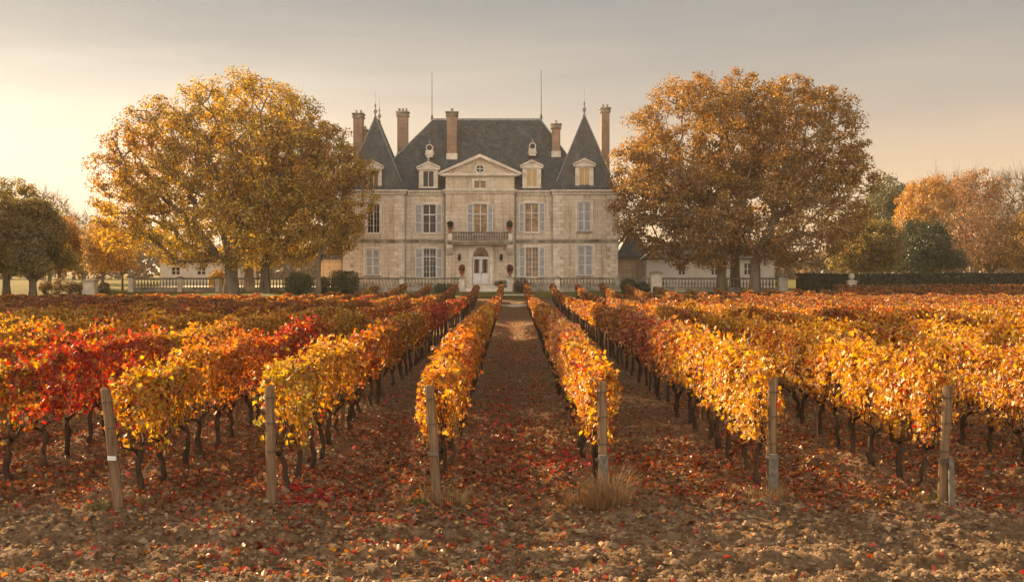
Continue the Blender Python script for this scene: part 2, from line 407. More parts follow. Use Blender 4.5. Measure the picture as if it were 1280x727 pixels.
def vine_trunk(rg, near):
    mb = MB(); h = .56 + .1*rg.random(); lean = rg.normal(0, .09, 2); k = 7 if near else 4; p = []; r = []
    for i in range(k+1):
        t = i/k
        p.append((lean[0]*t*(1-t)*2 + .018*rg.normal()*(0 < i), lean[1]*(t if near else t) + .022*rg.normal()*(0 < i), -.06 + (h+.06)*t))
        r.append((.040 - .010*t) * (1 + .22*rg.normal()) * (1.35 if i == 0 or i == k else 1))
    r = [max(.02, a) for a in r]
    mb.tube(p, r, 7 if near else 5)
    tp = p[-1]
    for s in (-1, 1):
        q = [(tp[0], tp[1], tp[2]-.02)]
        for j in (1, 2, 3): q.append((tp[0] + .02*rg.normal(), tp[1] + s*.16*j, tp[2] + .03*j + .02*rg.normal()))
        mb.tube(q, [.026, .02, .016, .010], 5)
        if near:
            for j in range(3):
                a = q[1+j % 3]; x = rg.normal(0, .06)
                mb.tube([a, (a[0]+x, a[1]+.05*rg.normal(), a[2]+.35), (a[0]+x*2.4, a[1]+.1*rg.normal(), a[2]+.85)], [.007, .005, .003], 4)
    if near and rg.random() < .6:   # old canes hanging below the leaves
        for j in range(3):
            a = q[1 + j]; x = rg.normal(0, .09)
            mb.tube([a, (a[0]+x, a[1]+.04*rg.normal(), .54), (a[0]+x*.6, a[1]+.1*rg.normal(), .34)], [.005, .004, .003], 4)
    return mb
def cname(X, Y):
    w = weights(np.array([X]), np.array([Y]))[0]; o = np.argsort(-w)
    nm = ['golden yellow', 'burnt orange', 'deep red', 'yellowish green', 'rusty brown', 'pinkish orange']
    return nm[o[0]]
ORD = ['first','second','third','fourth','fifth','sixth','seventh','eighth','ninth','tenth','eleventh','twelfth','thirteenth','fourteenth','fifteenth','sixteenth','seventeenth','eighteenth','nineteenth','twentieth']
ORD += ['twenty-'+a for a in ORD[:9]] + ['thirtieth'] + ['thirty-'+a for a in ORD[:9]] + ['fortieth']
PATHX = .06
plants = []
for ri, X in enumerate(ROWS):
    y0 = 15.4 if abs(X-3.15) < .1 else 14.75 if X > 2 else 15.0 if abs(X+.92) < .1 else 14.7
    if abs(X - 1.09) < .1: y0 = 15.25
    Y = y0 + .0
    end = float(row_end(X)) + 0.
    while Y < end:
        if not (62.3 < Y < 65.3 or 78.6 < Y < 80.8):
            infr = abs(X) < .4267*Y + .35
            keep = (-.4267*Y - (7 if Y < 30 else 3)) < X < (.4267*Y + (2.5 if Y < 40 else 1.5))
            if keep: plants.append((X, Y, infr, ri))
        Y += 1.0
plants.sort(key=lambda p: math.hypot(p[0], p[1]))
vis = [p for p in plants if p[2]]
near_set = set((p[0], p[1]) for p in vis[:298])
count = {}
SV, SP3, SP4, SC = [], [], [], []; sb = 0; TV, TQ = [], []; tb = 0
sidx = 0
for X, Y, infr, ri in sorted(plants, key=lambda p: p[1]):
    rg = np.random.default_rng(int(X*977 + 5e5) + int(Y*13))
    D = math.hypot(X, Y); tier = 0 if D < 22.5 else 1 if D < 36 else 2 if D < 58 else 3
    if not infr: tier = max(tier, 1)
    (V, polys, C), gz = vine_foliage(X, Y, rg, tier)
    if (X, Y) in near_set:
        i = ROWS.index(X); k = count.get(i, 0); count[i] = k+1
        side = 'left' if X < PATHX else 'right'; rn = (len([r for r in ROWS if X <= r < PATHX]) if X < PATHX else len([r for r in ROWS if PATHX < r <= X]))
        o = empty('grapevine', (X, Y, gz))
        tag(o, f'{cname(X, Y)} grapevine, {ORD[k]} plant from the front in {ORD[rn-1]} row {side} of central path', 'grapevine', 'grapevines planted in trellised rows')
        link('foliage', np_mesh('vine_foliage', V, polys, M['vine_leaf'], col=C), o)
        vine_trunk(rg, tier == 0).build('trunk', M['bark'], o, smooth=True)
    else:
        V = V + np.array([X, Y, gz]); SV.append(V); SC.append(C)
        for p in polys: (SP3 if p.shape[1] == 3 else SP4).append(p + sb)
        sb += len(V)
        h = .62; a = np.array([[X, Y, gz-.05], [X+.03*rg.normal(), Y+.05*rg.normal(), gz+h*.5]]); b = np.array([a[1], [X, Y+.02, gz+h+.1]])
        v, q = tubes(a, b, np.array([.04, .033]), np.array([.033, .03]), 4)
        TV.append(v); TQ.append(q + tb); tb += len(v)
# a parcel of vines trained across the view in front of the dark hedge
for j, yy in enumerate((89.5, 92.0, 94.5)):
    for xx in np.arange(25.0 + j*.4, 52, 1.0):
        rg = np.random.default_rng(int(xx*31) + j*7919)
        (V, polys, C), gz = vine_foliage(5.0, 90.0, rg, 3)
        C = C*np.array([.75, .6, .6])
        V = np.stack([V[:, 1] + xx, V[:, 0] + yy, V[:, 2]*(1.0) + float(base_z(xx, yy))], 1)
        SV.append(V); SC.append(C)
        for p in polys: (SP3 if p.shape[1] == 3 else SP4).append(p + sb)
        sb += len(V)
nf = sum(len(p) for p in SP3) + sum(len(p) for p in SP4)
if SP3: pass
V = np.concatenate(SV + TV); polys = []
mi = []
if SP3: p = np.concatenate(SP3); polys.append(p); mi.append(np.zeros(len(p)))
p = np.concatenate(SP4); polys.append(p); mi.append(np.zeros(len(p)))
tq = np.concatenate(TQ) + sb; polys.append(tq); mi.append(np.ones(len(tq)))
C = np.concatenate(SC + [np.full((len(V)-sb, 3), .1)])
me = np_mesh('distant_grapevines', V, polys, [M['vine_leaf'], M['bark']], np.concatenate(mi), C)
tag(link('distant_grapevines', me), 'rows of red, rust and gold grapevines filling the back of the vineyard', 'grapevines', kind='stuff')
print('plants', len(plants), 'stuff faces', len(me.polygons))

# ------------------------------------------------------------------ posts and wires of the trellis
PX = [(-4.55, 13.9, 1.42, -.17, 0), (-2.81, 14.05, 1.44, -.04, 1), (-.895, 14.30, 1.42, -.10, 0), (1.10, 14.6, 1.44, -.01, 2), (3.17, 14.75, 1.46, .03, 2), (5.03, 14.05, 1.44, .07, 3)]
pl = ['weathered end post leaning left beside the greenish vine, small white tag halfway up', 'upright weathered end post of second row left of the central path',
      'end post with grey metal plate at golden vine just left of the central path', 'end post above the big tuft of dry straw grass, right of the path',
      'thick end post with concrete lower half at the bright yellow vine', 'slanting end post with a slim stake strapped to its right side, rightmost']
for (x, y, h, lean, typ), lb in zip(PX, pl):
    gz = float(ground_z(x, y)); h -= gz; o = empty('end_post', (x, y, gz)); tag(o, lb, 'post', 'wooden end posts of the vine rows')
    mb = MB(); n = 9; pts = []; rs = []
    for i in range(n):
        t = i/(n-1); pts.append((lean*t + .004*rng.normal(), .02*t, -.1 + (h+.1)*t)); rs.append((.062 - .004*t) * (1 + .035*rng.normal()))
    pts.append((lean, .02, h+.012)); rs.append(.048)
    mb.tube(pts, rs, 10); mb.build('post', M['post_wood'], o, smooth=False)
    if typ == 2:
        mb = MB(); mb.frust(-.062+lean*.1, .062+lean*.1, -.135, -.068, -.1, -.055+lean*.4, .055+lean*.4, -.125, -.066, .50); mb.build('concrete_stub', M['concrete'], o)
        mb = MB(); mb.lathe(lean*.35, -.03, .42, [(.098, 0), (.098, .03)], 12); mb.build('wire_tie', M['wire'], o)
    if typ == 3:
        mb = MB(); mb.frust(.03, .11, -.15, -.09, -.1, .035, .09, -.12, -.07, .56); mb.build('side_stake', M['concrete'], o)
        mb = MB(); mb.lathe(lean*.4+.02, -.02, .50, [(.1, 0), (.1, .035)], 12); mb.build('wire_tie', M['wire'], o)
    if typ == 0:
        mb = MB(); mb.box(lean*.42-.05, lean*.42+.05, -.075, -.062, h*.42, h*.42+.05); mb.build('tag_plate', M['concrete'] if x > -2 else M['white_paint'], o)
    mb = MB()
    for zz in (.62, .95, 1.25):
        mb = MB(); mb.lathe(lean*zz/h, .0, zz, [(.066, 0), (.066, .008)], 10); mb.build('wire_wrap', M['wire'], o)
k = 0
names = ['fifth', 'fourth', 'third', 'second', 'first']
for ri, X in enumerate(ROWS):
    if abs(X) > 13: continue
    y0 = {-4.60: 14.02, -2.83: 14.15, -.92: 14.4, 1.09: 14.7, 3.15: 14.86, 5.06: 14.15}.get(X, 15.2)
    mb = MB(); side = 'left' if X < PATHX else 'right'
    rn = (len([r for r in ROWS if X <= r < PATHX]) if X < PATHX else len([r for r in ROWS if PATHX < r <= X]))
    for zz in (.62, .95, 1.28):
        pts = [(X + .012*math.sin(j), y0 + j*2.4, zz + .02*math.sin(j*1.7) + .0) for j in range(20)]
        mb.tube(pts, [.0026]*len(pts), 4)
    o = mb.build('trellis_wire', M['wire']); tag(o, f'thin steel trellis wires strung along {ORD[rn-1]} vine row {side} of the central path', 'wire', 'trellis wires')
    kk = 0
    for yy in np.arange(19.95, 62, 6.0):
        if abs(X) > .4267*yy + .3: continue
        mb = MB(); ln = random.uniform(-.04, .04); r = .032
        hh = float(vine_height(X, yy)) + random.uniform(-.12, .06)
        mb.tube([(0, 0, -.1), (ln*.5, 0, hh*.5), (ln, 0, hh)], [r, r*.95, r*.9], 7)
        o = mb.build('trellis_post', M['post_wood'], loc=(X, yy, float(base_z(X, yy))))
        tag(o, f'slim wooden trellis post, {ORD[kk]} along {ORD[rn-1]} vine row {side} of the central path', 'post', 'slim posts standing inside the vine rows'); kk += 1

# ------------------------------------------------------------------ stones, fallen leaves, grass
t = (1+5**.5)/2
ICO = norm(np.array([(-1,t,0),(1,t,0),(-1,-t,0),(1,-t,0),(0,-1,t),(0,1,t),(0,-1,-t),(0,1,-t),(t,0,-1),(t,0,1),(-t,0,-1),(-t,0,1)], float))
ICF = np.array([(0,11,5),(0,5,1),(0,1,7),(0,7,10),(0,10,11),(1,5,9),(5,11,4),(11,10,2),(10,7,6),(7,1,8),(3,9,4),(3,4,2),(3,2,6),(3,6,8),(3,8,9),(4,9,5),(2,4,11),(6,2,10),(8,6,7),(9,8,1)])
def scatter(n, y0, y1, pw, seed):
    rg = np.random.default_rng(seed); y = y0 + (y1-y0)*rg.random(n)**pw; x = rg.uniform(-1, 1, n)*(y*.46+1.0)
    return x, y, rg
x, y, rg = scatter(85000, 8.8, 30, 1.9, 5)
dens = np.where(y < 14.5, 1.0, .42) * (.35 + 1.3*vn(x*.9, y*1.4, 17)**1.5); kp = rg.random(len(x)) < dens; x, y = x[kp], y[kp]; n = len(x)
s = .006 + .028*rg.random(n)**6 + .008*rg.random(n)
V = ICO[None]*(1 + .28*rg.normal(0, 1, (n, 12, 1))) * s[:, None, None] * rg.uniform(.6, 1.5, (n, 1, 3))*np.array([1.15, 1.15, .7])
V += np.stack([x, y, ground_z(x, y) + s*.15], 1)[:, None]
tag(link('stones', np_mesh('stones', V.reshape(-1, 3), [(ICF[None] + (np.arange(n)*12)[:, None, None]).reshape(-1, 3)], M['rock'], smooth=False)), 'small stones and clods scattered over the bare soil', 'stones', kind='stuff')
x, y, rg = scatter(270000, 9.2, 96, 1.9, 9)
ph = np.abs(((x - PATHX)/2.03 + 500) % 1 - .5)*2
dens = np.where(y < 13.6, .05, .25 + .75*sstep(13.5, 15.5, y)) * (.35 + 1.2*sstep(.3, .7, vn(x*.8, y*.5, 71))) * (.5 + .5*sstep(.25, .75, vn(x*2.6, y*2.6, 79))) * (.55 + .75*sstep(.15, .55, ph) * (1 - .5*sstep(.75, .95, ph)))
dens += .8*g2(x, y, -1.2, 14.5, 2.3, 3)*.5
kp = rg.random(len(x)) < dens; x, y = x[kp], y[kp]; n = len(x)
lp = np.array([(.50, .09, .025), (.55, .20, .04), (.42, .04, .03), (.34, .14, .05), (.62, .36, .09), (.16, .075, .035), (.34, .20, .10)])
wk = rg.choice(7, n, p=[.17, .16, .13, .2, .05, .15, .14]); col = lp[wk]*rg.uniform(.4, 1.25, (n, 1))
pink = (rg.random(n) < .8*(g2(x, y, 1.0, 17.7, .5, 1.2) + g2(x, y, -2.6, 14.6, .35, .5) + g2(x, y, -.2, 24, .4, 4)*.4)); col[pink] = np.array([.62, .03, .03])*rg.uniform(.7, 1.2, (pink.sum(), 1))
P = np.stack([x, y, ground_z(x, y) + .018 + .03*rg.random(n)], 1)
nr = np.stack([rg.normal(0, .35, n), rg.normal(0, .35, n), np.ones(n)], 1)
sz = .03 + .05*rg.random(n)**1.5*(1 + .3*sstep(25, 50, y))
nm = y < 21
parts = [leaves(P[m_], nr[m_], sz[m_], col[m_], sh, rg, .0, .35) for m_, sh in ((nm, 'hex'), (~nm, 'quad'))]
V = np.concatenate([q[0] for q in parts]); polys = []; b = 0
for q in parts: polys += [p + b for p in q[1]]; b += len(q[0])
tag(link('fallen_leaves', np_mesh('fallen_leaves', V, polys, M['litter'], col=np.concatenate([q[2] for q in parts]))), 'red and brown fallen vine leaves carpeting the soil', 'fallen leaves', kind='stuff')

def tuft(name, x, y, n, h, rad, c1, c2, label, spread=.5, seed=1):
    rg = np.random.default_rng(seed); gz = float(ground_z(x, y))
    a = rg.uniform(0, 2*math.pi, n); r = rad*np.sqrt(rg.random(n)); bx, by = r*np.cos(a), r*np.sin(a)
    hh = h*(.2 + .8*rg.random(n)**1.8); dx = np.cos(a)*spread*hh*rg.random(n) + rg.normal(0, .12, n)*hh; dy = np.sin(a)*spread*hh*rg.random(n) + rg.normal(0, .12, n)*hh
    w = .003; pa = rg.uniform(0, math.pi, n); wx, wy = w*np.cos(pa), w*np.sin(pa)
    z0 = ground_z(x+bx, y+by) - gz - .01
    p0 = np.stack([bx-wx, by-wy, z0], 1); p1 = np.stack([bx+wx, by+wy, z0], 1)
    m0 = np.stack([bx+dx*.35-wx*.8, by+dy*.35-wy*.8, z0+hh*.6], 1); m1 = np.stack([bx+dx*.35+wx*.8, by+dy*.35+wy*.8, z0+hh*.6], 1)
    tp = np.stack([bx+dx, by+dy, z0+hh*rg.uniform(.75, 1, n)], 1)
    V = np.stack([p0, p1, m1, m0, tp], 1).reshape(-1, 3); b = (np.arange(n)*5)[:, None]
    C = np.repeat((np.array(c1)[None]*(f := rg.random((n, 1))) + np.array(c2)[None]*(1-f))*rg.uniform(.6, 1.2, (n, 1)), 5, 0)
    o = link(name, np_mesh(name, V, [b + np.array([0, 1, 2, 3]), b + np.array([3, 2, 4])], M['grass_dry'], col=C), loc=(x, y, gz))
    return tag(o, label, 'grass tuft', None)
tuft('dry_grass_tuft', 1.10, 13.95, 900, .58, .24, (.42, .26, .11), (.22, .13, .06), 'large tuft of straw-coloured dry grass at foot of end post right of path', .85, 1)
tuft('dry_grass_tuft', .80, 14.15, 300, .33, .2, (.55, .33, .1), (.35, .2, .08), 'smaller golden clump of dry grass leaning left of the large straw tuft', .9, 11)
tuft('green_grass_tuft', -1.15, 14.0, 300, .14, .13, (.08, .14, .03), (.16, .17, .05), 'low green grass tuft left of the post with grey plate', .8, 2)
tuft('dry_grass_tuft', -.80, 14.2, 300, .34, .28, (.45, .29, .12), (.3, .2, .08), 'thin straw stalks right of the post with grey plate', .6, 3)
tuft('green_grass_tuft', -4.75, 14.0, 420, .15, .2, (.10, .13, .03), (.2, .17, .06), 'green grass tuft at foot of the left leaning end post', .8, 4)
tuft('green_grass_tuft', -4.2, 14.15, 220, .12, .18, (.10, .12, .03), (.2, .17, .06), 'small sparse green tuft right of the left leaning end post', .8, 5)
tuft('dry_grass_tuft', 3.05, 14.35, 350, .26, .25, (.40, .27, .12), (.26, .17, .07), 'brownish grass around the end post with concrete lower half', .8, 6)
tuft('green_grass_tuft', 4.95, 14.1, 380, .13, .18, (.14, .16, .04), (.3, .2, .07), 'short green grass at foot of rightmost slanting post', .8, 7)
tuft('green_grass_tuft', -2.95, 14.0, 200, .10, .15, (.12, .14, .04), (.26, .2, .07), 'faint green grass at foot of the upright weathered end post', .8, 8)
tuft('green_grass_tuft', .35, 12.2, 120, .07, .12, (.12, .13, .05), (.22, .18, .08), 'tiny green weed in the bare soil in front of the central path', .8, 10)

# ------------------------------------------------------------------ trees
def tree(name, label, cat, lobes, base, nodes, leaf_n, leaf_s, pal, trunk_r, clump=.9, bark='tree_bark', group=None, seed=1, fork=.25, pathw=.3, stretch_clump=.75, toplit=None, rmin=.03, twigs=0, ztrim=None, airy=.89):
    """lobes: (cx, cy, cz, rx, ry, rz) in metres; base: foot of the trunk"""
    rg = np.random.default_rng(seed); base = np.array(base, float); lobes = np.array(lobes, float)
    vol = np.prod(lobes[:, 3:], 1); pk = rg.choice(len(lobes), nodes*3, p=vol/vol.sum())
    d = norm(rg.normal(0, 1, (len(pk), 3))); rr = rg.random(len(pk))**(1/3.); rr = rr**.55
    bump = .80 + .34*vn(d[:, 0]*2.6 + pk*7 + 3, d[:, 2]*2.6 + d[:, 1]*2.1, seed)
    P = lobes[pk, :3] + d*rr[:, None]*bump[:, None]*lobes[pk, 3:]
    P = P[P[:, 2] > base[2] + (ztrim or 2.0)]
    # thin out to keep clumps apart, leaving gaps
    keep = []; mind = clump*.62
    for p in P:
        if len(keep) >= nodes: break
        if not keep or np.min(((np.array(keep[-400:]) - p)**2).sum(1)) > mind*mind: keep.append(p)
    P = np.array(keep)
    top = lobes[:, 2].max(); cz = float((lobes[:, 2]*vol).sum()/vol.sum()); cen = (lobes[:, :3]*vol[:, None]).sum(0)/vol.sum()
    fz = base[2] + (cz - base[2])*fork*1.0 + .4
    # trunk nodes
    ND = [base + [0, 0, -.3], base + [0, 0, .5*(fz-base[2])], np.array([base[0], base[1], fz])]
    up = np.array([base[0]*.6 + cen[0]*.4, base[1]*.6 + cen[1]*.4, fz + (cz - fz)*.6]); ND.append(up)
    par = [-1, 0, 1, 2]; pl_ = [0, 1, 2, 2 + np.linalg.norm(up - ND[2])*.8]
    forkp = ND[2]; order = np.argsort(np.linalg.norm(P - forkp, axis=1))
    A = np.zeros((len(P)*2 + 10, 3)); A[:4] = ND; L = np.zeros(len(A)); L[:4] = [99, 50, 0, pl_[3]*.8]; nn = 4
    clump_id = []
    for i in order:
        p = P[i]; dd = np.linalg.norm(A[:nn] - p, axis=1); c = dd + pathw*L[:nn]; c[:2] = 1e9
        q = int(np.argmin(c)); dist = dd[q]
        if dist > 1.6:
            m_ = A[q]*.5 + p*.5 + rg.normal(0, .07, 3)*dist + np.array([0, 0, .05*dist])
            A[nn] = m_; par.append(q); L[nn] = L[q] + dist*.5; q = nn; nn += 1; dist *= .5
        A[nn] = p; par.append(q); L[nn] = L[q] + dist; clump_id.append(nn); nn += 1
        if nn > len(A) - 3: break
    A = A[:nn]; par = np.array(par[:nn]); rad = np.zeros(nn); ex = 2.25
    kids = np.zeros(nn)
    for i in range(nn-1, 0, -1):
        if kids[i] == 0: kids[i] = rmin**ex
        kids[par[i]] += kids[i]
    rad = kids**(1/ex)*1.0; sc = trunk_r/rad[1]; rad = rmin + (rad - rmin)*sc if sc > 1 else rad*sc; rad = np.maximum(rad, rmin*.6)
    rad[0] = trunk_r*1.45; rad[1] = trunk_r; rad[2] = max(rad[2], trunk_r*.9)
    e = np.arange(1, nn); p0, p1 = A[par[e]], A[e]; r0 = np.where(par[e] <= 1, rad[par[e]], np.minimum(rad[par[e]], rad[e]*1.5)); r1 = rad[e]
    big = r1 > .11
    Vb, Qb = tubes(p0[big], p1[big], r0[big], r1[big], 9); Vs, Qs = tubes(p0[~big], p1[~big], r0[~big], r1[~big], 4)
    TV = [Vb, Vs]; TQ = [Qb, Qs + len(Vb)]; tb = len(Vb) + len(Vs)
    C_ = A[clump_id]
    if twigs:
        s0 = np.repeat(C_, twigs, 0); s1 = s0 + rg.normal(0, clump*.55, s0.shape) + np.array([0, 0, clump*.25])
        out = norm(s0 - cen)*clump*.5; s1 = s1 + out
        v, q = tubes(s0, s1, np.full(len(s0), rmin*.75), np.full(len(s0), rmin*.25), 3); TV.append(v); TQ.append(q + tb)
    o = empty(name, tuple(base)); tag(o, label, cat, group)
    off = base
    link('trunk', np_mesh('trunk', np.concatenate(TV) - off, [np.concatenate(TQ)], M[bark], smooth=True), o)
    if leaf_n >= 40 and airy < 1:
        v3 = vn(C_[:, 0]*.33 + C_[:, 1]*.21, C_[:, 2]*.36 + C_[:, 1]*.17, seed+5); C_ = C_[v3 < np.quantile(v3, airy)]; leaf_n = int(leaf_n*1.8)
    n = len(C_)*leaf_n; ci = np.repeat(np.arange(len(C_)), leaf_n)
    cs = clump*rg.uniform(.55, 1.15, len(C_))
    dl = rg.normal(0, 1, (n, 3)); dl = norm(dl)*(rg.random((n, 1))**.45)
    P = C_[ci] + dl*cs[ci][:, None]*np.array([1, 1, stretch_clump])
    nr = norm(dl + norm(P - cen)*.5 + np.array([0, 0, .5]))
    col = pal(P, ci, rg, len(C_))
    V, polys, C = leaves(P, nr, leaf_s*.56*rg.uniform(.6, 1.25, n), col, 'quad', rg, .5, .5)
    link('crown', np_mesh('crown', V - off, polys, M['tree_leaf'], col=C), o)
    return o
def palette(cols, wts, var=.25, field=None):
    cols = np.array(cols); wts = np.array(wts, float)
    def f(P, ci, rg, nc):
        w = np.tile(wts, (nc, 1)) * rg.uniform(.1, 1, (nc, len(wts)))**1.6
        w = w/w.sum(1, keepdims=True); w = w[ci]
        if field is not None: w = field(P, w); w = w/w.sum(1, keepdims=True)
        k = np.minimum((rg.random(len(ci))[:, None] > np.cumsum(w, 1)).sum(1), len(wts)-1)
        return np.clip(cols[k] * (1 + var*rg.normal(0, 1, (len(ci), 1))).clip(.4, 1.7), .01, .8)
    return f
def lob(items, D):   # (px, py, rx px, ry px, depth radius m, depth offset m)
    r = []
    for px, py, rx, ry, dr, do in items:
        d = D + do; X, Y_, Z = W(px, py, d); r.append((X, Y_, Z, rx*d/F, dr, ry*d/F))
    return r
OCH = (.42, .255, .045); OLV = (.22, .195, .04); GOLD = (.62, .42, .06); RUST = (.38, .16, .035); BRO = (.22, .13, .045)
def lf(P, w):
    w = w.copy(); t = sstep(-28, -36, P[:, 0]); w[:, 3] += t*.7
    u = sstep(12.5, 5, P[:, 2]); w[:, 2] += .55*u; return w
palL = palette([OCH, OLV, GOLD, RUST, BRO], [.8, .5, 1.0, .35, .5], .22, lf)
def gb(px, D): return ((px-641)*D/F, D, float(base_z(0, D)) + .05)
tree('plane_tree', 'huge golden-brown tree with the thickest trunk, leftmost of the trees left of the chateau', 'tree',
     lob([(290,190,95,98,6,0),(200,228,78,100,6,0),(175,205,48,50,4.5,0),(255,270,105,66,6,-1),(158,275,34,42,4,0)], 101), gb(289, 101), 640, 62, .36, palL, .55, 1.0, group=None, seed=11)
tree('plane_tree', 'golden tree with its trunk second from the left, crown merged with the huge tree', 'tree',
     lob([(325,180,75,88,5,0),(345,245,75,80,5,0)], 107), gb(311, 107), 330, 60, .36, palL, .42, 1.0, seed=12)
tree('plane_tree', 'tree with yellow lower leaves and right-hand trunk beside the round bush left of chateau', 'tree',
     lob([(372,200,60,75,5,0),(375,265,60,68,5,0),(330,285,50,50,4,-1)], 103), gb(331, 103), 330, 60, .36, palL, .42, 1.0, seed=13)
tree('plane_tree', 'slender orange-leaved tree overlapping the left pavilion of the chateau', 'tree',
     lob([(438,245,22,56,2.5,0),(410,210,36,58,3,0),(420,280,24,46,2.5,0),(460,235,13,30,2,0)], 99), gb(398, 99), 250, 58, .30, palette([OCH, OLV, GOLD, RUST, BRO], [.8, .3, .8, .8, .4], .24), .2, .75, seed=14)
RO = (.38, .195, .038); RB = (.21, .115, .034); RY = (.46, .28, .05)
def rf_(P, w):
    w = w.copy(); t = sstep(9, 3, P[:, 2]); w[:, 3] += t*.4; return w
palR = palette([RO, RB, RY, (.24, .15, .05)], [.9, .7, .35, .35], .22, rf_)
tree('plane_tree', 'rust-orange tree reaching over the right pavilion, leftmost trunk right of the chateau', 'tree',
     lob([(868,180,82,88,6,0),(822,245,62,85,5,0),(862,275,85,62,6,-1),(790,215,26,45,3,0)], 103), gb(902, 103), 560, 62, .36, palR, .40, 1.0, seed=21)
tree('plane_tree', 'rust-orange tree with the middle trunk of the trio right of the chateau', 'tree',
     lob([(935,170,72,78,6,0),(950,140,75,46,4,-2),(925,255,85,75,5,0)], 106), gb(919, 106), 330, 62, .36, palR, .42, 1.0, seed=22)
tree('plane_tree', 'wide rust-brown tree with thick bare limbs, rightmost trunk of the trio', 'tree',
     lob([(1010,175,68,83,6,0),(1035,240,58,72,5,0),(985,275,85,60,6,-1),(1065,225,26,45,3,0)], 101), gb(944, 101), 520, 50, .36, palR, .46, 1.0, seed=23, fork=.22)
DKB = (.23, .19, .075); DKO = (.32, .23, .07)
palD = palette([DKB, DKO, OLV, (.3, .18, .05)], [1, .8, .5, .15], .2)
tree('dark_tree', 'dark rounded tree with forked trunk at left edge of the photo', 'tree', lob([(5,285,60,60,4.5,0),(-30,300,50,50,4,0)], 99), gb(8, 99), 330, 75, .34, palD, .3, .95, seed=31)
tree('dark_tree', 'dark domed tree with short trunk, second from the left edge', 'tree', lob([(42,300,36,50,4,0),(62,318,22,30,3,0)], 98), gb(41, 98), 260, 75, .34, palD, .3, .85, seed=32, fork=.2)
tree('amber_tree', 'amber-brown small tree just behind the two dark trees', 'tree', lob([(76,305,20,42,3,0)], 112), gb(74, 112), 110, 60, .34, palette([OCH, RUST, BRO], [1, .8, .6]), .16, .9, seed=33)
palP = palette([(.34, .27, .13), (.4, .3, .12)], [1, 1], .2)
tree('pale_bare_tree', 'thin pale tree half bare, rising behind the dark trees on the left', 'tree', lob([(60,285,28,45,4,0)], 125), gb(62, 125), 200, 12, .3, palP, .2, 1.0, seed=34, rmin=.025, twigs=5)
tree('pale_bare_tree', 'distant hazy vase-shaped bare tree between dark trees and big golden tree', 'tree', lob([(105,290,24,20,4,0),(120,296,16,22,4,0),(95,305,12,26,3,0)], 170), gb(106, 170), 220, 6, .35, palP, .2, 1.3, seed=35, rmin=.035, twigs=7)
tree('hazy_tree', 'hazy dull brown tree below the vase-shaped bare tree', 'tree', lob([(104,325,16,26,3,0)], 165), gb(104, 165), 110, 60, .5, palette([BRO, OLV], [1, 1]), .2, 1.2, seed=36)
tree('amber_tree', 'small leaning golden tree with a thin trunk before the left balustrade end', 'tree', lob([(140,318,26,26,3,0),(130,300,16,20,2.5,0),(160,335,14,10,2,0)], 112), gb(153, 112), 170, 30, .3, palette([(.55, .33, .07), (.5, .25, .06)], [1, .6]), .10, .75, seed=37, rmin=.02, twigs=3)
tree('hazy_tree', 'distant hazy orange tree behind the small leaning golden tree', 'tree', lob([(130,310,24,36,4,0)], 150), gb(128, 150), 150, 45, .5, palette([(.42, .28, .12), (.4, .24, .1)], [1, 1]), .2, 1.2, seed=38)
# right background
palO = palette([(.47, .24, .055), (.44, .29, .07), (.30, .17, .06)], [1, .5, .4], .22)
tree('conifer_grove_tree', 'tall hazy green spired tree left of the orange wood on the right', 'tree', lob([(1108,262,24,36,5,0),(1095,250,8,24,3,0),(1122,250,8,22,3,0)], 175), gb(1108, 175), 220, 55, .5, palette([(.11, .12, .06), (.2, .15, .06)], [1, .4]), .3, 1.3, seed=41)
tree('orange_tree', 'glowing orange tree, leftmost of the large orange trees right of the green one', 'tree', lob([(1160,262,34,40,5,0),(1150,290,34,30,5,0)], 150), gb(1160, 150), 260, 62, .42, palO, .4, 1.15, seed=42)
tree('orange_tree', 'tallest orange-topped tree with bare side twigs on the right', 'tree', lob([(1218,250,32,38,5,0),(1205,285,40,40,5,0)], 160), gb(1215, 160), 260, 46, .42, palette([(.44, .2, .07), (.36, .22, .09), (.28, .17, .1)], [1, .6, .6]), .4, 1.2, seed=43, twigs=3)
tree('bare_tree', 'bare rounded tree at right edge against the sky', 'tree', lob([(1268,258,30,42,5,0),(1290,262,30,40,5,0)], 165), gb(1270, 165), 330, 5, .3, palO, .3, 1.25, seed=44, rmin=.035, twigs=8)
tree('bare_tree', 'thin bare tree top showing between the orange trees on the right', 'tree', lob([(1178,250,24,26,4,0)], 175), gb(1180, 175), 160, 5, .3, palO, .3, 1.25, seed=45, rmin=.035, twigs=7)
tree('brown_tree', 'wide pinkish-brown twiggy tree standing right behind the dark hedge', 'tree', lob([(1222,298,48,42,5,0),(1262,306,40,36,5,0)], 126), gb(1238, 126), 380, 34, .32, palette([(.30, .17, .09), (.36, .2, .08), (.25, .16, .08)], [1, .6, .6]), .3, 1.0, seed=46, twigs=4)
tree('dark_green_tree', 'dark green bushy evergreen tree rising behind the hedge', 'tree', lob([(1155,308,30,34,4,0),(1142,325,30,22,4,0),(1178,328,20,18,4,0)], 118), gb(1155, 118), 280, 80, .32, palette([(.035, .05, .022), (.055, .06, .025)], [1, .6], .25), .3, .85, seed=47, airy=1)
tree('olive_tree', 'olive-yellow bushy tree tucked under the big rust tree on the right', 'tree', lob([(1090,308,34,32,4,0),(1065,318,30,24,3.5,0)], 112), gb(1085, 112), 230, 62, .32, palette([(.22, .17, .05), (.34, .24, .05), (.14, .12, .04)], [1, .5, .8]), .25, .9, seed=48)
tree('brown_tree', 'golden-brown tree cut by the right edge of the photo', 'tree', lob([(1300,305,38,42,4,0)], 120), gb(1305, 120), 200, 50, .34, palette([(.36, .22, .06), (.25, .16, .06)], [1, .6]), .25, 1.0, seed=49)
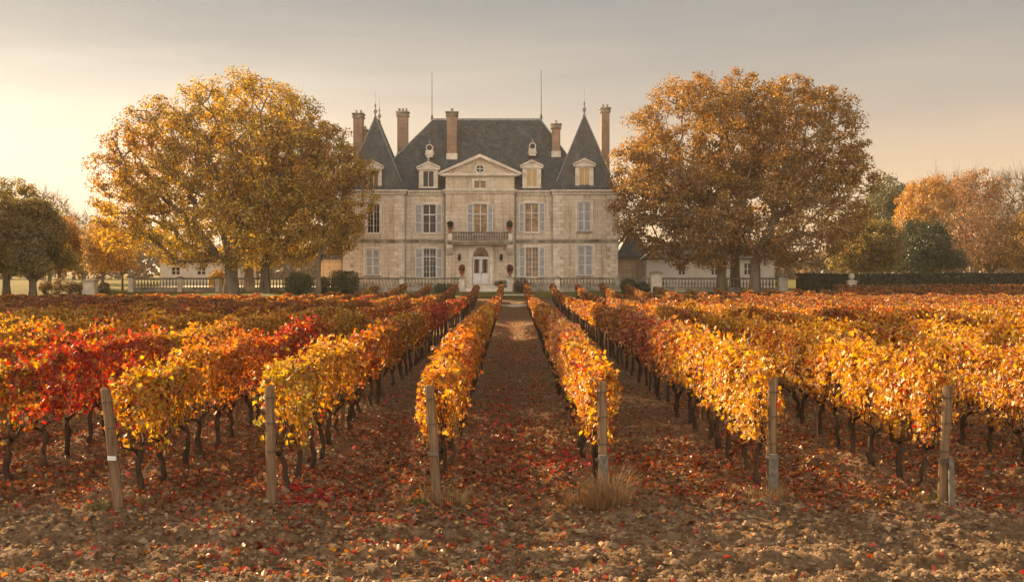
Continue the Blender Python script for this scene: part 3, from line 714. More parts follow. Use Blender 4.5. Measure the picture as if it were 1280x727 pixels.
# trees of the park just outside the left edge; their long shadows lie across the field
for i, (x, y, h, rr) in enumerate([(-45.6, 86, 32, 5.7), (-54.5, 85, 33, 6.5), (-64, 86, 32, 6.5), (-51.5, 94, 33, 6), (-74, 84, 31, 6.3)]):
    tree('park_tree', ['tall','second','third','rearmost','farthest'][i] + ' golden park tree standing beyond the left edge of the photo', 'tree',
         [(x, y, h*.68, rr, rr, h*.33), (x+1, y-1, h*.42, rr*.9, rr*.9, h*.3)], (x, y, float(base_z(x, y))), int(250 + rr*25), 62, .62, palL, .4, 1.3, seed=60+i, ztrim=1.2)
# far woodland closing the horizon
rg = np.random.default_rng(3); n = 42000
x = rg.uniform(-260, 260, n); hh = 4.5 + 5*vn(x*.05, x*0, 5) + 2*vn(x*.3, x*0, 6)
y = 255 + rg.normal(0, 7, n); z = .9 + hh*rg.random(n)**.7
V, polys, C = leaves(np.stack([x, y, z], 1), np.tile([0, -1., .4], (n, 1)), rg.uniform(.8, 1.6, n), np.array([.2, .13, .06])*rg.uniform(.6, 1.3, (n, 1)), 'quad', rg)
tag(link('far_woodland', np_mesh('far_woodland', V, polys, M['tree_leaf'], col=C)), 'far low belt of hazy brown woodland on the horizon', 'woodland', kind='stuff')

def bush(name, label, px, py0, py1, wpx, D, n, s, cols, dr=1.2, seed=1, boxy=False, cat='bush', top=None):
    rg = np.random.default_rng(seed); X, Y_, zt = W(px, py0, D); zb = float(base_z(0, D)) - .05; hw = wpx*.5*D/F
    d = norm(rg.normal(0, 1, (n, 3))); d = d/np.maximum(np.abs(d).max(1, keepdims=True), .7) if boxy else d
    rr = rg.random(n)**.3*(.86 + .22*vn(d[:, 0]*3 + seed, d[:, 2]*3 + d[:, 1]*3, seed))
    P = d*rr[:, None]*np.array([hw, dr, (zt-zb)/2]); P[:, 2] = np.maximum(P[:, 2], -(zt-zb)*.45)
    c = np.array(cols)[rg.integers(0, len(cols), n)]*rg.uniform(.6, 1.3, (n, 1))
    V, polys, C = leaves(P + [0, 0, (zt-zb)/2], d + [0, 0, .3], s*rg.uniform(.6, 1.2, n), c, 'quad', rg, .3, .6)
    o = empty(name, (X, Y_, zb)); tag(o, label, cat)
    link('foliage', np_mesh('foliage', V, polys, M['tree_leaf'], col=C), o)
    mb = MB()
    for k in range(4):
        a = k*1.6 + seed; mb.tube([(0, 0, 0), (hw*.35*math.cos(a), .3*math.sin(a), (zt-zb)*.6)], [.05, .02], 5)
    mb.build('stem', M['bark'], o); return o
DG = [(.05, .06, .02), (.075, .075, .025)]
bush('round_bush', 'dark rounded bush beside the right trunk of the left trees', 374, 340, 362, 42, 101, 3500, .13, DG, 1.4, 1)
bush('clipped_bush', 'dark green clipped bush at the left corner of the chateau', 430, 338, 363, 36, 101, 5000, .12, DG, 1.2, 2, True)
bush('round_bush', 'small dark bush between the round bush and the clipped bush', 403, 345, 362, 18, 102, 1600, .12, DG, .8, 3)
bush('round_bush', 'small dark bush in front of the right end of chateau terrace', 786, 347, 361, 22, 101, 1600, .12, DG, .8, 4)
bush('round_bush', 'lowest dark bush right of the other small bush near the big pier', 803, 351, 361, 20, 101, 1300, .12, DG, .7, 5)
bush('leafy_shrub', 'yellow-green shrub against the left balustrade behind the trunks', 272, 335, 360, 26, 106.5, 900, .2, [(.3, .26, .05), (.4, .2, .06)], .8, 6)
bush('leafy_shrub', 'low dark shrub between steps and the terrace wall left of centre', 556, 353, 361, 32, 103.7, 900, .12, DG, .4, 7)
bush('leafy_shrub', 'dark reddish shrub right of the entrance steps', 652, 347, 364, 22, 103.7, 1000, .12, [(.16, .07, .05), (.1, .07, .04)], .5, 8)
bush('leafy_shrub', 'low dark shrub by the door of the chateau, right side', 626, 349, 357, 20, 109.0, 700, .12, DG, .5, 9)
for i, (px, w_, y0) in enumerate([(72, 26, 346), (88, 20, 350), (100, 16, 352), (56, 14, 350), (130, 16, 352)]):
    bush('lawn_shrub', ['widest pale twiggy shrub on the lawn right of the dark domed tree', 'dark low shrub between the pale twiggy shrub and stone pier', 'little dark shrub touching the left side of the lone stone pier', 'thin shrub just right of the dark domed tree trunk', 'little shrub right of the lone stone pier on the lawn'][i], px, y0, 363, w_, 102, 500, .16, [(.17, .12, .07), (.25, .18, .09)], .7, 20+i)
# tall clipped hedge on the right
def hedge(name, label, x0, x1, yc, z1, th, n, cols, seed):
    rg = np.random.default_rng(seed); zb = float(base_z(0, yc)); L = x1-x0
    side = rg.random(n); P = np.zeros((n, 3)); P[:, 0] = rg.uniform(0, L, n); f = side < .7
    hz = z1 - zb + .12*(vn(P[:, 0]*.6, P[:, 0]*0, seed) - .5)
    P[:, 1] = np.where(f, -th/2 + .12*rg.random(n), rg.uniform(-th/2, th/2, n)); P[:, 2] = np.where(f, rg.random(n)*hz, hz - .1*rg.random(n))
    nr = np.where(f[:, None], [[0, -1., .2]], [[0, 0, 1.]])
    V, polys, C = leaves(P, nr, rg.uniform(.12, .24, n), np.array(cols)[rg.integers(0, len(cols), n)]*rg.uniform(.6, 1.3, (n, 1)), 'quad', rg, .2, .6)
    o = empty(name, (x0, yc, zb)); tag(o, label, 'hedge')
    link('foliage', np_mesh('foliage', V, polys, M['tree_leaf'], col=C), o)
    mb = MB(); mb.box(.1, L-.1, -th/2+.12, th/2-.1, 0, z1-zb-.15); mb.build('inner_branches', M['bark'], o)
hedge('tall_hedge', 'long dark clipped hedge running to the right edge behind the stone pier', 24.6, 62, 104, 2.55, 1.6, 26000, [(.035, .042, .018), (.05, .05, .02)], 5)

# ------------------------------------------------------------------ chateau
ch = empty('chateau', (-3.03, 110.8, 1.2))
tag(ch, 'pale stone chateau with slate mansard, two spired pavilions and tall brick chimneys', 'chateau')
CO = Vector(ch.location)
def part(mb, name, mat, parent=None, smooth=False, label=None):
    """mb built in world metres; origin moved to the chateau's"""
    par = parent or ch
    q = MB(); q.f = mb.f; q.m = mb.m; q.v = [(a-CO.x, b-CO.y, c-CO.z) for a, b, c in mb.v]
    o = q.build(name, mat, par, smooth=smooth)
    if label: o['label'] = label
    return o
def X_(px, D=110.8): return (px-641)*D/F
def Z_(py, D=110.8): return CAM_H + (338-py)*D/F
YP, YM, YC = 110.4, 111.0, 110.5            # faces of pavilions, main walls, centre bay
ZB = 1.0; ZE = Z_(239)
def wall(x0, x1, y, z0, z1, holes, depth=.28, back=None):
    mb = MB(); xs_ = sorted(set([x0, x1] + [h[0] for h in holes] + [h[1] for h in holes])); zs_ = sorted(set([z0, z1] + [h[2] for h in holes] + [h[3] for h in holes]))
    for a, b in zip(xs_, xs_[1:]):
        for c, d in zip(zs_, zs_[1:]):
            mx, mz = (a+b)/2, (c+d)/2
            if any(h[0] < mx < h[1] and h[2] < mz < h[3] for h in holes): continue
            mb.add([(a, y, c), (b, y, c), (b, y, d), (a, y, d)], [(0, 1, 2, 3)])
    for a, b, c, d in holes:
        e = y+depth
        mb.add([(a, y, c), (a, y, d), (a, e, d), (a, e, c)], [(0, 1, 2, 3)]); mb.add([(b, y, c), (b, e, c), (b, e, d), (b, y, d)], [(0, 1, 2, 3)])
        mb.add([(a, y, d), (b, y, d), (b, e, d), (a, e, d)], [(0, 1, 2, 3)]); mb.add([(a, y, c), (a, e, c), (b, e, c), (b, y, c)], [(0, 1, 2, 3)])
    if back is not None:
        mb.add([(x0, y, z0), (x0, y, z1), (x0, back, z1), (x0, back, z0)], [(0, 1, 2, 3)]); mb.add([(x1, y, z0), (x1, back, z0), (x1, back, z1), (x1, y, z1)], [(0, 1, 2, 3)])
        mb.add([(x0, back, z0), (x0, back, z1), (x1, back, z1), (x1, back, z0)], [(0, 1, 2, 3)])
    return mb
def hole(px0, px1, py0, py1, D): return (X_(px0, D), X_(px1, D), Z_(py1, D), Z_(py0, D))
def window(h, y, cols=2, rows=3, glass='glass', transom=None, curtain=False):
    a, b, c, d = h; yy = y+.16; w = MB(); t_ = .055
    w.box(a, a+t_, yy, yy+.07, c, d); w.box(b-t_, b, yy, yy+.07, c, d); w.box(a+t_, b-t_, yy, yy+.07, c, c+t_); w.box(a+t_, b-t_, yy, yy+.07, d-t_, d)
    wo = part(w, 'window', M['white_paint'])
    m_ = MB(); mx = (a+b)/2; m_.box(mx-.04, mx+.04, yy-.012, yy+.06, c+t_, d-t_)
    if transom: zt = c+(d-c)*transom; m_.box(a+t_, mx-.05, yy-.01, yy+.06, zt-.045, zt+.045); m_.box(mx+.05, b-t_, yy-.01, yy+.06, zt-.045, zt+.045)
    for s0, s1 in ((a+t_, mx-.05), (mx+.05, b-t_)):
        for j in range(1, cols): x = s0+(s1-s0)*j/cols; m_.box(x-.011, x+.011, yy+.004, yy+.05, c+t_, d-t_)
        for j in range(1, rows): z = c+t_+(d-c-2*t_)*j/rows; m_.box(s0, s1, yy+.008, yy+.046, z-.012, z+.012)
    part(m_, 'glazing_bars', M['white_paint'], wo)
    g_ = MB(); g_.box(a+.02, b-.02, yy+.075, yy+.10, c+.02, d-.02); part(g_, 'pane', M[glass], wo)
    s_ = MB(); s_.box(a-.12, b+.12, y-.10, y+.15, c-.13, c-.004); part(s_, 'sill', M['stone_trim'], wo)
    return wo
def shutter(x0, x1, z0, z1, y, th=.05):
    s_ = MB(); e = .075; s_.box(x0, x0+e, y-th, y-.003, z0, z1); s_.box(x1-e, x1, y-th, y-.003, z0, z1)
    H_ = z1-z0
    for f0 in (0, .34, .66): s_.box(x0+e, x1-e, y-th, y-.003, z0+f0*H_, z0+f0*H_+.07)
    s_.box(x0+e, x1-e, y-th, y-.003, z1-.07, z1)
    o = part(s_, 'shutter', M['white_paint'])
    l = MB(); k = int(H_/.085)
    for j in range(k): z = z0+.03+j*.085; l.add([(x0+e, y-th+.012, z), (x1-e, y-th+.012, z), (x1-e, y-.012, z+.06), (x0+e, y-.012, z+.06)], [(0, 1, 2, 3)])
    l.box(x0+e, x1-e, y-.012, y-.005, z0+.01, z1-.01)
    part(l, 'louvres', M['grey_paint'], o); return o
def surround(h, y, arch=False):
    a, b, c, d = h; s_ = MB(); e = .2
    s_.box(a-e, a-.004, y-.035, y+.02, c-.0, d+e); s_.box(b+.004, b+e, y-.035, y+.02, c-.0, d+e); s_.box(a-.004, b+.004, y-.035, y+.02, d+.004, d+e)
    part(s_, 'window_surround', M['stone_trim'])
# openings measured on the photograph
PLu, PLg = hole(459, 474.5, 255, 291, YP), hole(457, 474.5, 311, 344, YP)
PRu, PRg = hole(722, 738.5, 252.5, 289, YP), hole(722, 741, 307, 344.5, YP)
MLu, MLg = hole(528.5, 545, 255.5, 291, YM), hole(529, 545, 310.5, 347, YM)
MRu, MRg = hole(656, 673, 254, 290, YM), hole(657, 673, 309, 346, YM)
CU, CD = hole(592, 609, 255, 292, YC), hole(590.5, 611.5, 308, 355, YC); CA = hole(592.5, 607.5, 226, 235.5, YC)
xl0, xl1, xr0, xr1 = X_(428.5, YP), X_(506, YP), X_(691.5, YP), X_(771.5, YP); xc0, xc1 = X_(557, YC), X_(643, YC)
part(wall(xl0, xl1, YP, ZB, ZE, [PLu, PLg], back=122.5), 'pavilion_wall', M['stone'])
part(wall(xr0, xr1, YP, ZB, ZE, [PRu, PRg], back=122.5), 'pavilion_wall', M['stone'])
part(wall(xl1, xc0, YM, ZB, ZE, [MLu, MLg]), 'wall', M['stone']); part(wall(xc1, xr0, YM, ZB, ZE, [MRu, MRg], back=None), 'wall', M['stone'])
mb = MB(); mb.box(xl1+.01, xr0-.01, 122.2, 122.4, ZB, ZE); part(mb, 'rear_wall', M['stone'])
ZA = Z_(219, YC)
# centre bay with arched fanlight: arch cut as polygon fan
mb = wall(xc0, xc1, YC, ZB, ZA, [CU, (CD[0], CD[1], CD[2], CD[3]), CA], back=YM+1.5)
part(mb, 'centre_bay_wall', M['stone'])
# quoins
def quoins(xa, dirx, y, name='quoins'):
    q = MB(); z = 1.25; i = 0
    while z + .34 < ZE-.3:
        if not (Z_(303) < z+.2 < Z_(297)):
            L = .95 if i % 2 == 0 else .62; x0, x1 = (xa, xa+L) if dirx > 0 else (xa-L, xa); q.box(x0-.0, x1, y-.045, y+.01, z, z+.33)
        z += .37; i += 1
    part(q, name, M['stone_trim'])
quoins(xl0, 1, YP); quoins(xl1, -1, YP); quoins(xr0, 1, YP); quoins(xr1, -1, YP)
# flat pilaster panels
mb = MB()
for a, b, y, pys in ((479, 494, YP, (249, 293)), (479, 494, YP, (307, 350)), (444, 453, YP, (249, 293)), (705, 717, YP, (246, 293)), (745, 757, YP, (246, 293)), (566, 580, YC, (246, 285)), (621, 635, YC, (246, 285)), (565, 588, YC, (225, 236)), (612, 636, YC, (225, 236))):
    x0, x1, z1, z0 = X_(a, y), X_(b, y), Z_(pys[0], y), Z_(pys[1], y)
    mb.box(x0, x1, y-.03, y+.01, z0, z0+.05); mb.box(x0, x1, y-.03, y+.01, z1-.05, z1); mb.box(x0, x0+.05, y-.03, y+.01, z0+.05, z1-.05); mb.box(x1-.05, x1, y-.03, y+.01, z0+.05, z1-.05)
part(mb, 'panel_moulding', M['stone_trim'])
# cornices, string course with dentils
def cornice(x0, x1, y, z, name, mat='stone_trim', h=.42, dent=True):
    c = MB(); c.box(x0-.10, x1+.10, y-.14, y+.4, z-h, z-h*.62); c.box(x0-.24, x1+.24, y-.34, y+.4, z-h*.30, z); c.box(x0-.17, x1+.17, y-.24, y+.4, z-h*.62+.001, z-h*.3-.001) if not dent else None
    if dent:
        n_ = int((x1-x0)/.32)
        for j in range(n_+1): x = x0+(x1-x0)*j/n_; c.box(x-.08, x+.08, y-.28, y+.2, z-h*.62+.002, z-h*.30-.002)
    part(c, name, M[mat])
cornice(xl0, xl1, YP, ZE+.1, 'cornice'); cornice(xr0, xr1, YP, ZE+.1, 'cornice')
cornice(xl1+.35, xc0-.3, YM, ZE+.08, 'cornice'); cornice(xc1+.3, xr0-.35, YM, ZE+.08, 'cornice')
zs = Z_(300)
for a, b, y in ((xl0, xl1, YP), (xr0, xr1, YP), (xl1+.1, xc0-.1, YM), (xc1+.1, xr0-.1, YM)):
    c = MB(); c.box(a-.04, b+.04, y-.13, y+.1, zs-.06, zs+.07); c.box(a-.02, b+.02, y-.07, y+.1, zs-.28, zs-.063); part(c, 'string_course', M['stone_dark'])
    c = MB(); c.box(a-.03, b+.03, y-.10, y+.1, ZB-.2, 1.65); part(c, 'plinth', M['stone_dark'])  # plinth coloured darker so the gaps between balusters read as shade
    c = MB(); c.box(a-.01, b+.01, y-.05, y+.1, ZE-.75, ZE-.68); part(c, 'frieze_moulding', M['stone_trim'])
cornice(xc0, xc1, YC, Z_(237), 'cornice', h=.36, dent=False)
# pediment
cx = (xc0+xc1)/2; pw = (xc1-xc0)/2+.34; zp0 = Z_(219, YC); zp1 = Z_(195, YC)
mb = MB(); mb.prism_xz([(cx-pw, zp0+.12), (cx+pw, zp0+.12), (cx, zp1-.12)], YC+.02, 116.0); pedo = part(mb, 'pediment', M['stone'])
mb = MB(); mb.box(cx-pw-.15, cx+pw+.15, YC-.30, YC+.1, zp0-.05, zp0+.14)
sl = (zp1-zp0)/(pw+.15); th = .32
for s in (-1, 1):
    p = [(cx+s*(pw+.32), zp0+.02), (cx+s*(pw+.32), zp0+.24), (cx, zp1+.18), (cx, zp1-.14)]
    if s > 0: p = p[::-1]
    mb.prism_xz(p[::-1] if s > 0 else p[::-1], YC-.30, YC+.12)
for s in (-1, 1):
    for j in range(1, 13):
        f = j/13; x = cx+s*pw*(1-f); z = zp0+.0+(zp1-zp0)*f; mb.box(x-.07, x+.07, YC-.16, YC+.1, z-.16, z-.02) if f > .09 else None
for j in range(-14, 15): mb.box(cx+j*.235-.06, cx+j*.235+.06, YC-.2, YC+.05, zp0-.15, zp0-.055)
part(mb, 'raking_cornice', M['stone_trim'], pedo)
xo, zo = X_(600, YC), Z_(211, YC)
mb = MB(); mb.lathe(xo, YC-.07, zo, [(.48, 0), (.48, .12)], 20, 'y'); part(mb, 'oculus_ring', M['stone_trim'], pedo)
mb = MB(); mb.lathe(xo, YC-.085, zo, [(.34, 0), (.34, .1)], 20, 'y'); part(mb, 'oculus_pane', M['glass'], pedo)
mb = MB(); mb.box(xo-.035, xo+.035, YC-.10, YC-.082, zo-.33, zo+.33); mb.box(xo-.33, xo+.33, YC-.097, YC-.084, zo-.03, zo+.03); part(mb, 'oculus_bars', M['white_paint'], pedo)
# windows and shutters
window(PLu, YP, 2, 4); window(MLu, YM, 1, 3, transom=.64); window(MLg, YM, 2, 5, transom=.72)
window(MRu, YM, 1, 2, 'glass_warm', transom=.66); window(MRg, YM, 2, 6, 'glass_warm'); window(CU, YC, 1, 2, 'glass_warm', transom=.66); window(CA, YC, 1, 1, 'glass_warm')
for h, y in ((PLu, YP), (MLu, YM), (MLg, YM), (MRu, YM), (MRg, YM), (CU, YC), (CA, YC), (PRu, YP), (PRg, YP), (PLg, YP)): surround(h, y)
for h, y in ((PLg, YP), (PRu, YP), (PRg, YP)):
    m_ = (h[0]+h[1])/2; shutter(h[0]+.02, m_-.012, h[2]+.02, h[3]-.02, y+.10); shutter(m_+.012, h[1]-.02, h[2]+.02, h[3]-.02, y+.10)
    b_ = MB(); b_.box(h[0], h[1], y+.14, y+.27, h[2], h[3]); part(b_, 'window', M['glass'])
    s_ = MB(); s_.box(h[0]-.12, h[1]+.12, y-.12, y+.1, h[2]-.14, h[2]-.004); part(s_, 'sill', M['stone_dark'])
for (a, b, h, y) in ((519, 528, MLu, YM), (545.5, 552.5, MLu, YM), (519, 528.4, MLg, YM), (545.5, 553, MLg, YM), (648.5, 655.6, MRu, YM), (673.5, 681.5, MRu, YM), (648.5, 656.5, MRg, YM), (673.5, 681, MRg, YM), (584, 591.5, CU, YC), (609.5, 616.5, CU, YC)):
    shutter(X_(a, y), X_(b, y), h[2]+.02, h[3]+.02, y-.037)
# door with fanlight
a, b, c, d = CD; yy = YC+.14; zf = Z_(321, YC)
mb = MB(); mxd = (a+b)/2
for s0, s1 in ((a+.02, mxd-.012), (mxd+.012, b-.02)):
    mb.box(s0, s0+.11, yy, yy+.07, c+.02, zf-.08); mb.box(s1-.11, s1, yy, yy+.07, c+.02, zf-.08); mb.box(s0+.11, s1-.11, yy, yy+.07, zf-.2, zf-.08); mb.box(s0+.11, s1-.11, yy+.01, yy+.06, c+.02, c+1.0)
    mb.box(s0+.16, s1-.16, yy-.008, yy+.02, c+.12, c+.85)
mb.box(a, b, yy-.02, yy+.09, zf-.075, zf+.03)
door = part(mb, 'door', M['white_paint'], label='pale grey-white double door with glazed upper halves')
for s0, s1 in ((a+.13, mxd-.122), (mxd+.122, b-.13)):
    mb = MB(); mb.box(s0, s1, yy+.03, yy+.05, c+1.0, zf-.2); part(mb, 'pane', M['glass_warm'], door)
    mb = MB()
    for j in range(1, 5):
        z = c+1.0+(zf-.2-c-1.0)*j/5; mb.box(s0, s1, yy+.015, yy+.028, z-.02, z+.02)
    xm = (s0+s1)/2
    for j in range(5):
        z = c+1.0+(zf-.2-c-1.0)*(j+.5)/5; mb.lathe(xm, yy+.012, z, [(.13, 0), (.13, .012)], 10, 'y')
    part(mb, 'door_grille', M['iron'], door)
mb = MB(); mb.lathe(mxd+.06, yy-.07, c+1.05, [(.035, 0), (.045, .03), (.02, .07)], 8, 'y'); mb.box(mxd+.035, mxd+.085, yy-.012, yy, c+.85, c+1.2); part(mb, 'handle', M['iron'], door)
# fanlight + spandrels above the door
zt = CD[3]; rx = (b-a)/2; rz = zt-zf-.04
mb = MB(); n_ = 14; arc = [(mxd+rx*.93*math.cos(math.pi*k/n_), zf+.03+rz*.95*math.sin(math.pi*k/n_)) for k in range(n_+1)]
mb.add([(x, yy+.05, z) for x, z in arc], [tuple(range(n_+1))]); fo = part(mb, 'fanlight', M['glass_warm'])
mb = MB()
for k in range(n_):
    (xa, za), (xb, zb) = arc[k], arc[k+1]; top_ = zt+.01
    mb.add([(xa, YC-.015, za), (xa, YC-.015, top_), (xb, YC-.015, top_), (xb, YC-.015, zb), (xa, yy+.06, za), (xb, yy+.06, zb)], [(0, 1, 2, 3), (0, 3, 5, 4)])
mb.add([(a-.03, YC-.015, zf), (arc[-1][0], YC-.015, zf), (arc[-1][0], YC-.015, zt+.01), (a-.03, YC-.015, zt+.01)], [(0, 1, 2, 3)]); mb.add([(arc[0][0], YC-.015, zf), (b+.03, YC-.015, zf), (b+.03, YC-.015, zt+.01), (arc[0][0], YC-.015, zt+.01)], [(0, 1, 2, 3)])
part(mb, 'door_arch', M['stone_trim'])
mb = MB()
for k in range(1, 6):
    t_ = math.pi*k/6; mb.tube([(mxd, yy+.02, zf+.03), (mxd+rx*.93*math.cos(t_), yy+.02, zf+.03+rz*.95*math.sin(t_))], [.018, .018], 4)
for rr in (.35, .65): mb.tube([(mxd+rx*rr*math.cos(math.pi*k/10), yy+.02, zf+.03+rz*rr*math.sin(math.pi*k/10)) for k in range(11)], [.016]*11, 4)
part(mb, 'ironwork', M['iron'], fo)
mb = MB()
for s in (-1, 1): mb.box(mxd+s*(rx+.17)-.14, mxd+s*(rx+.17)+.14, YC-.08, YC+.02, c, zt+.05)
for k in range(10):
    t0 = math.pi*k/10; t1 = math.pi*(k+1)/10-.02; r0_, r1_ = rx+.0, rx+.28
    P_ = [(mxd+r*math.cos(t), zf+.05+(rz+(r-rx))*math.sin(t)*1.0) for r, t in ((r0_, t0), (r1_, t0), (r1_, t1), (r0_, t1))]
    mb.prism_xz(P_, YC-.07, YC+.01)
part(mb, 'door_surround', M['stone_trim'])
# balcony
zb_ = Z_(301.5, 109.8); bx0, bx1 = X_(561, 109.7), X_(640, 109.7); yb0, yb1 = 109.35, YC-.02
mb = MB(); mb.box(bx0-.12, bx1+.12, yb0-.1, yb1, zb_-.12, zb_+.08); mb.box(bx0, bx1, yb0, yb1, zb_-.3, zb_-.123)
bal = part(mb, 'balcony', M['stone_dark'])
mb = MB()
zr = Z_(290, 109.5)
mb = MB(); mb.box(bx0, bx1, yb0-.02, yb0+.22, zr-.12, zr+.03); mb.box(bx0+.32, bx1-.32, yb0+.02, yb0+.18, zb_+.082, zb_+.16)
mb.box(bx0, bx0+.2, yb0+.22, yb1, zr-.12, zr+.03); mb.box(bx1-.2, bx1, yb0+.22, yb1, zr-.12, zr+.03)
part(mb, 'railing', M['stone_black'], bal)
for x in (bx0-.03, bx1-.33):
    mb = MB(); mb.box(x, x+.36, yb0-.05, yb0+.3, zb_+.082, zr-.123); part(mb, 'pier', M['stone_trim'], bal)
bprof = [(.055, 0), (.055, .05), (.035, .08), (.085, .24), (.075, .32), (.035, .5), (.035, .56), (.055, .6), (.055, .64)]
hb = zr-.125-(zb_+.162); bp = [(r, h*hb/.64) for r, h in bprof]
n_ = 22
for j in range(n_):
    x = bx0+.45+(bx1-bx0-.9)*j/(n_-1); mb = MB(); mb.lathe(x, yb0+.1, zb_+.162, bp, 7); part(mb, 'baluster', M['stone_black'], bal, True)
for px in (562, 637.5):
    x = X_(px, 109.8)
    mb = MB(); z1 = zb_-.303
    mb.add([(x-.3, yb0+.1, z1), (x+.3, yb0+.1, z1), (x+.3, yb1, z1), (x-.3, yb1, z1), (x-.3, yb0+.15, z1-.28), (x+.3, yb0+.15, z1-.28), (x+.26, yb1, z1-1.0), (x-.26, yb1, z1-1.0), (x-.26, yb0+.65, z1-.75), (x+.26, yb0+.65, z1-.75)],
           [(0, 1, 2, 3), (0, 4, 5, 1), (4, 8, 9, 5), (8, 7, 6, 9), (0, 3, 7, 8, 4), (1, 5, 9, 6, 2)]); part(mb, 'bracket', M['stone_trim'], bal)
# wall lanterns
for px in (574.5, 626.5):
    x, z = X_(px, YC), Z_(323, YC)
    mb = MB(); mb.tube([(x, YC, z+.1), (x, YC-.2, z+.48), (x, YC-.36, z+.40)], [.02]*3, 5); mb.lathe(x, YC-.34, z-.22, [(.05, 0), (.09, .04), (.10, .06)], 6); mb.lathe(x, YC-.34, z+.24, [(.17, 0), (.10, .1), (.03, .18), (.02, .24)], 6)
    for k in range(6): t_ = k*math.pi/3; mb.tube([(x+.10*math.cos(t_), YC-.34+.10*math.sin(t_), z-.16), (x+.15*math.cos(t_), YC-.34+.15*math.sin(t_), z+.24)], [.012]*2, 4)
    lo_ = part(mb, 'lantern', M['iron']); mb = MB(); mb.lathe(x, YC-.34, z-.15, [(.085, 0), (.13, .38)], 6); part(mb, 'lantern_glass', M['glass'], lo_)
# drain pipes
for px, y in ((506.8, YP-.05), (556, YM-.1), (644.5, YM-.1), (772.4, YP-.0)):
    x = X_(px, y); mb = MB(); mb.tube([(x, y-.05, 1.2), (x, y-.05, ZE-.5)], [.06, .06], 7); mb.lathe(x, y-.05, ZE-.5, [(.07, 0), (.14, .15), (.14, .25)], 8); part(mb, 'drainpipe', M['lead'])
# roofs
def hip(x0, x1, y0, y1, z0, rx0, rx1, ry0, ry1, z1, name, q=.085):
    mb = MB()
    mb.frust(x0, x1, y0, y1, z0, x0+(rx0-x0)*q, x1+(rx1-x1)*q, y0+(ry0-y0)*q, y1+(ry1-y1)*q, z0+(z1-z0)*.055)
    mb.frust(x0+(rx0-x0)*q, x1+(rx1-x1)*q, y0+(ry0-y0)*q, y1+(ry1-y1)*q, z0+(z1-z0)*.055+.0, rx0, rx1, ry0, ry1, z1)
    return part(mb, name, M['slate'])
ze = ZE+.12; RD = 117.0; rl, rr_ = X_(541, RD), X_(676, RD); zr_ = Z_(150, RD)
mr = hip(X_(452, YM), X_(744, YM), YM-.15, 122.7, ze, rl, rr_, RD-.05, RD+.05, zr_, 'main_roof')
mb = MB(); mb.box(rl-.15, rr_+.15, RD-.14, RD+.14, zr_-.06, zr_+.14)
for (xa, ya, za), (xb, yb, zb) in (((rl, RD, zr_), (X_(452, YM)+.5, YM+.2, ze+.5)), ((rr_, RD, zr_), (X_(744, YM)-.5, YM+.2, ze+.5))): mb.tube([(xa, ya, za), (xb, yb, zb)], [.07, .07], 6)
part(mb, 'ridge_flashing', M['lead'], mr)
for x0, x1, apx, pk in ((xl0, xl1, 469, 146), (xr0, xr1, 730.5, 143)):
    ax = X_(apx, 112.8); az = Z_(pk, 112.8); y0, y1 = YP-.25, 119.5
    pr_ = hip(x0-.12, x1+.12, y0, y1, ze+.03, ax-.06, ax+.06, 112.8, 116.2 if apx < 600 else 113.4, az, 'pavilion_roof', .15)
    mb = MB()
    for (xb, yb) in ((x0, y0+.2), (x1, y0+.2)): mb.tube([(ax, 112.8, az), (ax+(xb-ax)*.9, 112.8+(yb-112.8)*.9, az+(ze-az)*.9)], [.05, .05], 5)
    part(mb, 'hip_flashing', M['lead'], pr_)
    for yv in ((112.8, 116.2) if apx < 600 else (113.1,)):
        mb = MB(); mb.lathe(ax, yv, az-.15, [(.16, 0), (.13, .2), (.06, .35), (.19, .6), (.2, .7), (.07, .9), (.05, 1.05), (.12, 1.2), (.05, 1.35), (.022, 1.5), (.012, 2.6)], 9)
        part(mb, 'finial', M['lead'], pr_, True)
for px, z0, z1 in ((540, 150, 90), (676.5, 149, 88)):
    mb = MB(); x = X_(px, RD); mb.tube([(x, RD, Z_(z0, RD)-.1), (x, RD, Z_(z1, RD))], [.04, .02], 6); mb.lathe(x, RD, Z_(z0, RD), [(.14, 0), (.1, .3), (.05, .5)], 8); part(mb, 'lightning_rod', M['iron'])
def chimney(p0, p1, py0, py1, D, dep=1.2, pots=2):
    x0, x1, z1, z0 = X_(p0, D), X_(p1, D), Z_(py0, D), Z_(py1, D); mb = MB()
    mb.box(x0, x1, D, D+dep, z0+.25, z1-.55); o = part(mb, 'chimney', M['brick'])
    mb = MB(); mb.box(x0-.1, x1+.1, D-.1, D+dep+.1, z1-.55, z1-.38); mb.box(x0-.04, x1+.04, D-.04, D+dep+.04, z1-.378, z1-.22); mb.box(x0-.14, x1+.14, D-.14, D+dep+.14, z1-.218, z1-.1); part(mb, 'chimney_cap', M['stone_dark'], o)
    mb = MB(); mb.box(x0-.05, x1+.05, D-.05, D+dep+.05, z0-1.5, z0+.248); part(mb, 'chimney_foot', M['stone_trim'] if z0 > 13 else M['brick'], o)
    for k in range(pots): mb = MB(); mb.lathe(x0+(x1-x0)*(k+.5)/pots, D+dep/2, z1-.1, [(.14, 0), (.11, .3), (.13, .34)], 8); part(mb, 'chimney_pot', M['stone_dark'], o)
chimney(441.5, 453, 140, 215, 116, 1.3); chimney(453.5, 458, 160, 215, 118.5, 1.0, 1); chimney(496.5, 509.5, 138, 193, 115.5, 1.0, 3); chimney(558.5, 571, 138, 195, 113.6, 1.1, 1); chimney(690, 700.5, 153, 192, 113.8, 1.1, 1); chimney(752, 762, 133, 215, 116.5, 1.2, 2)
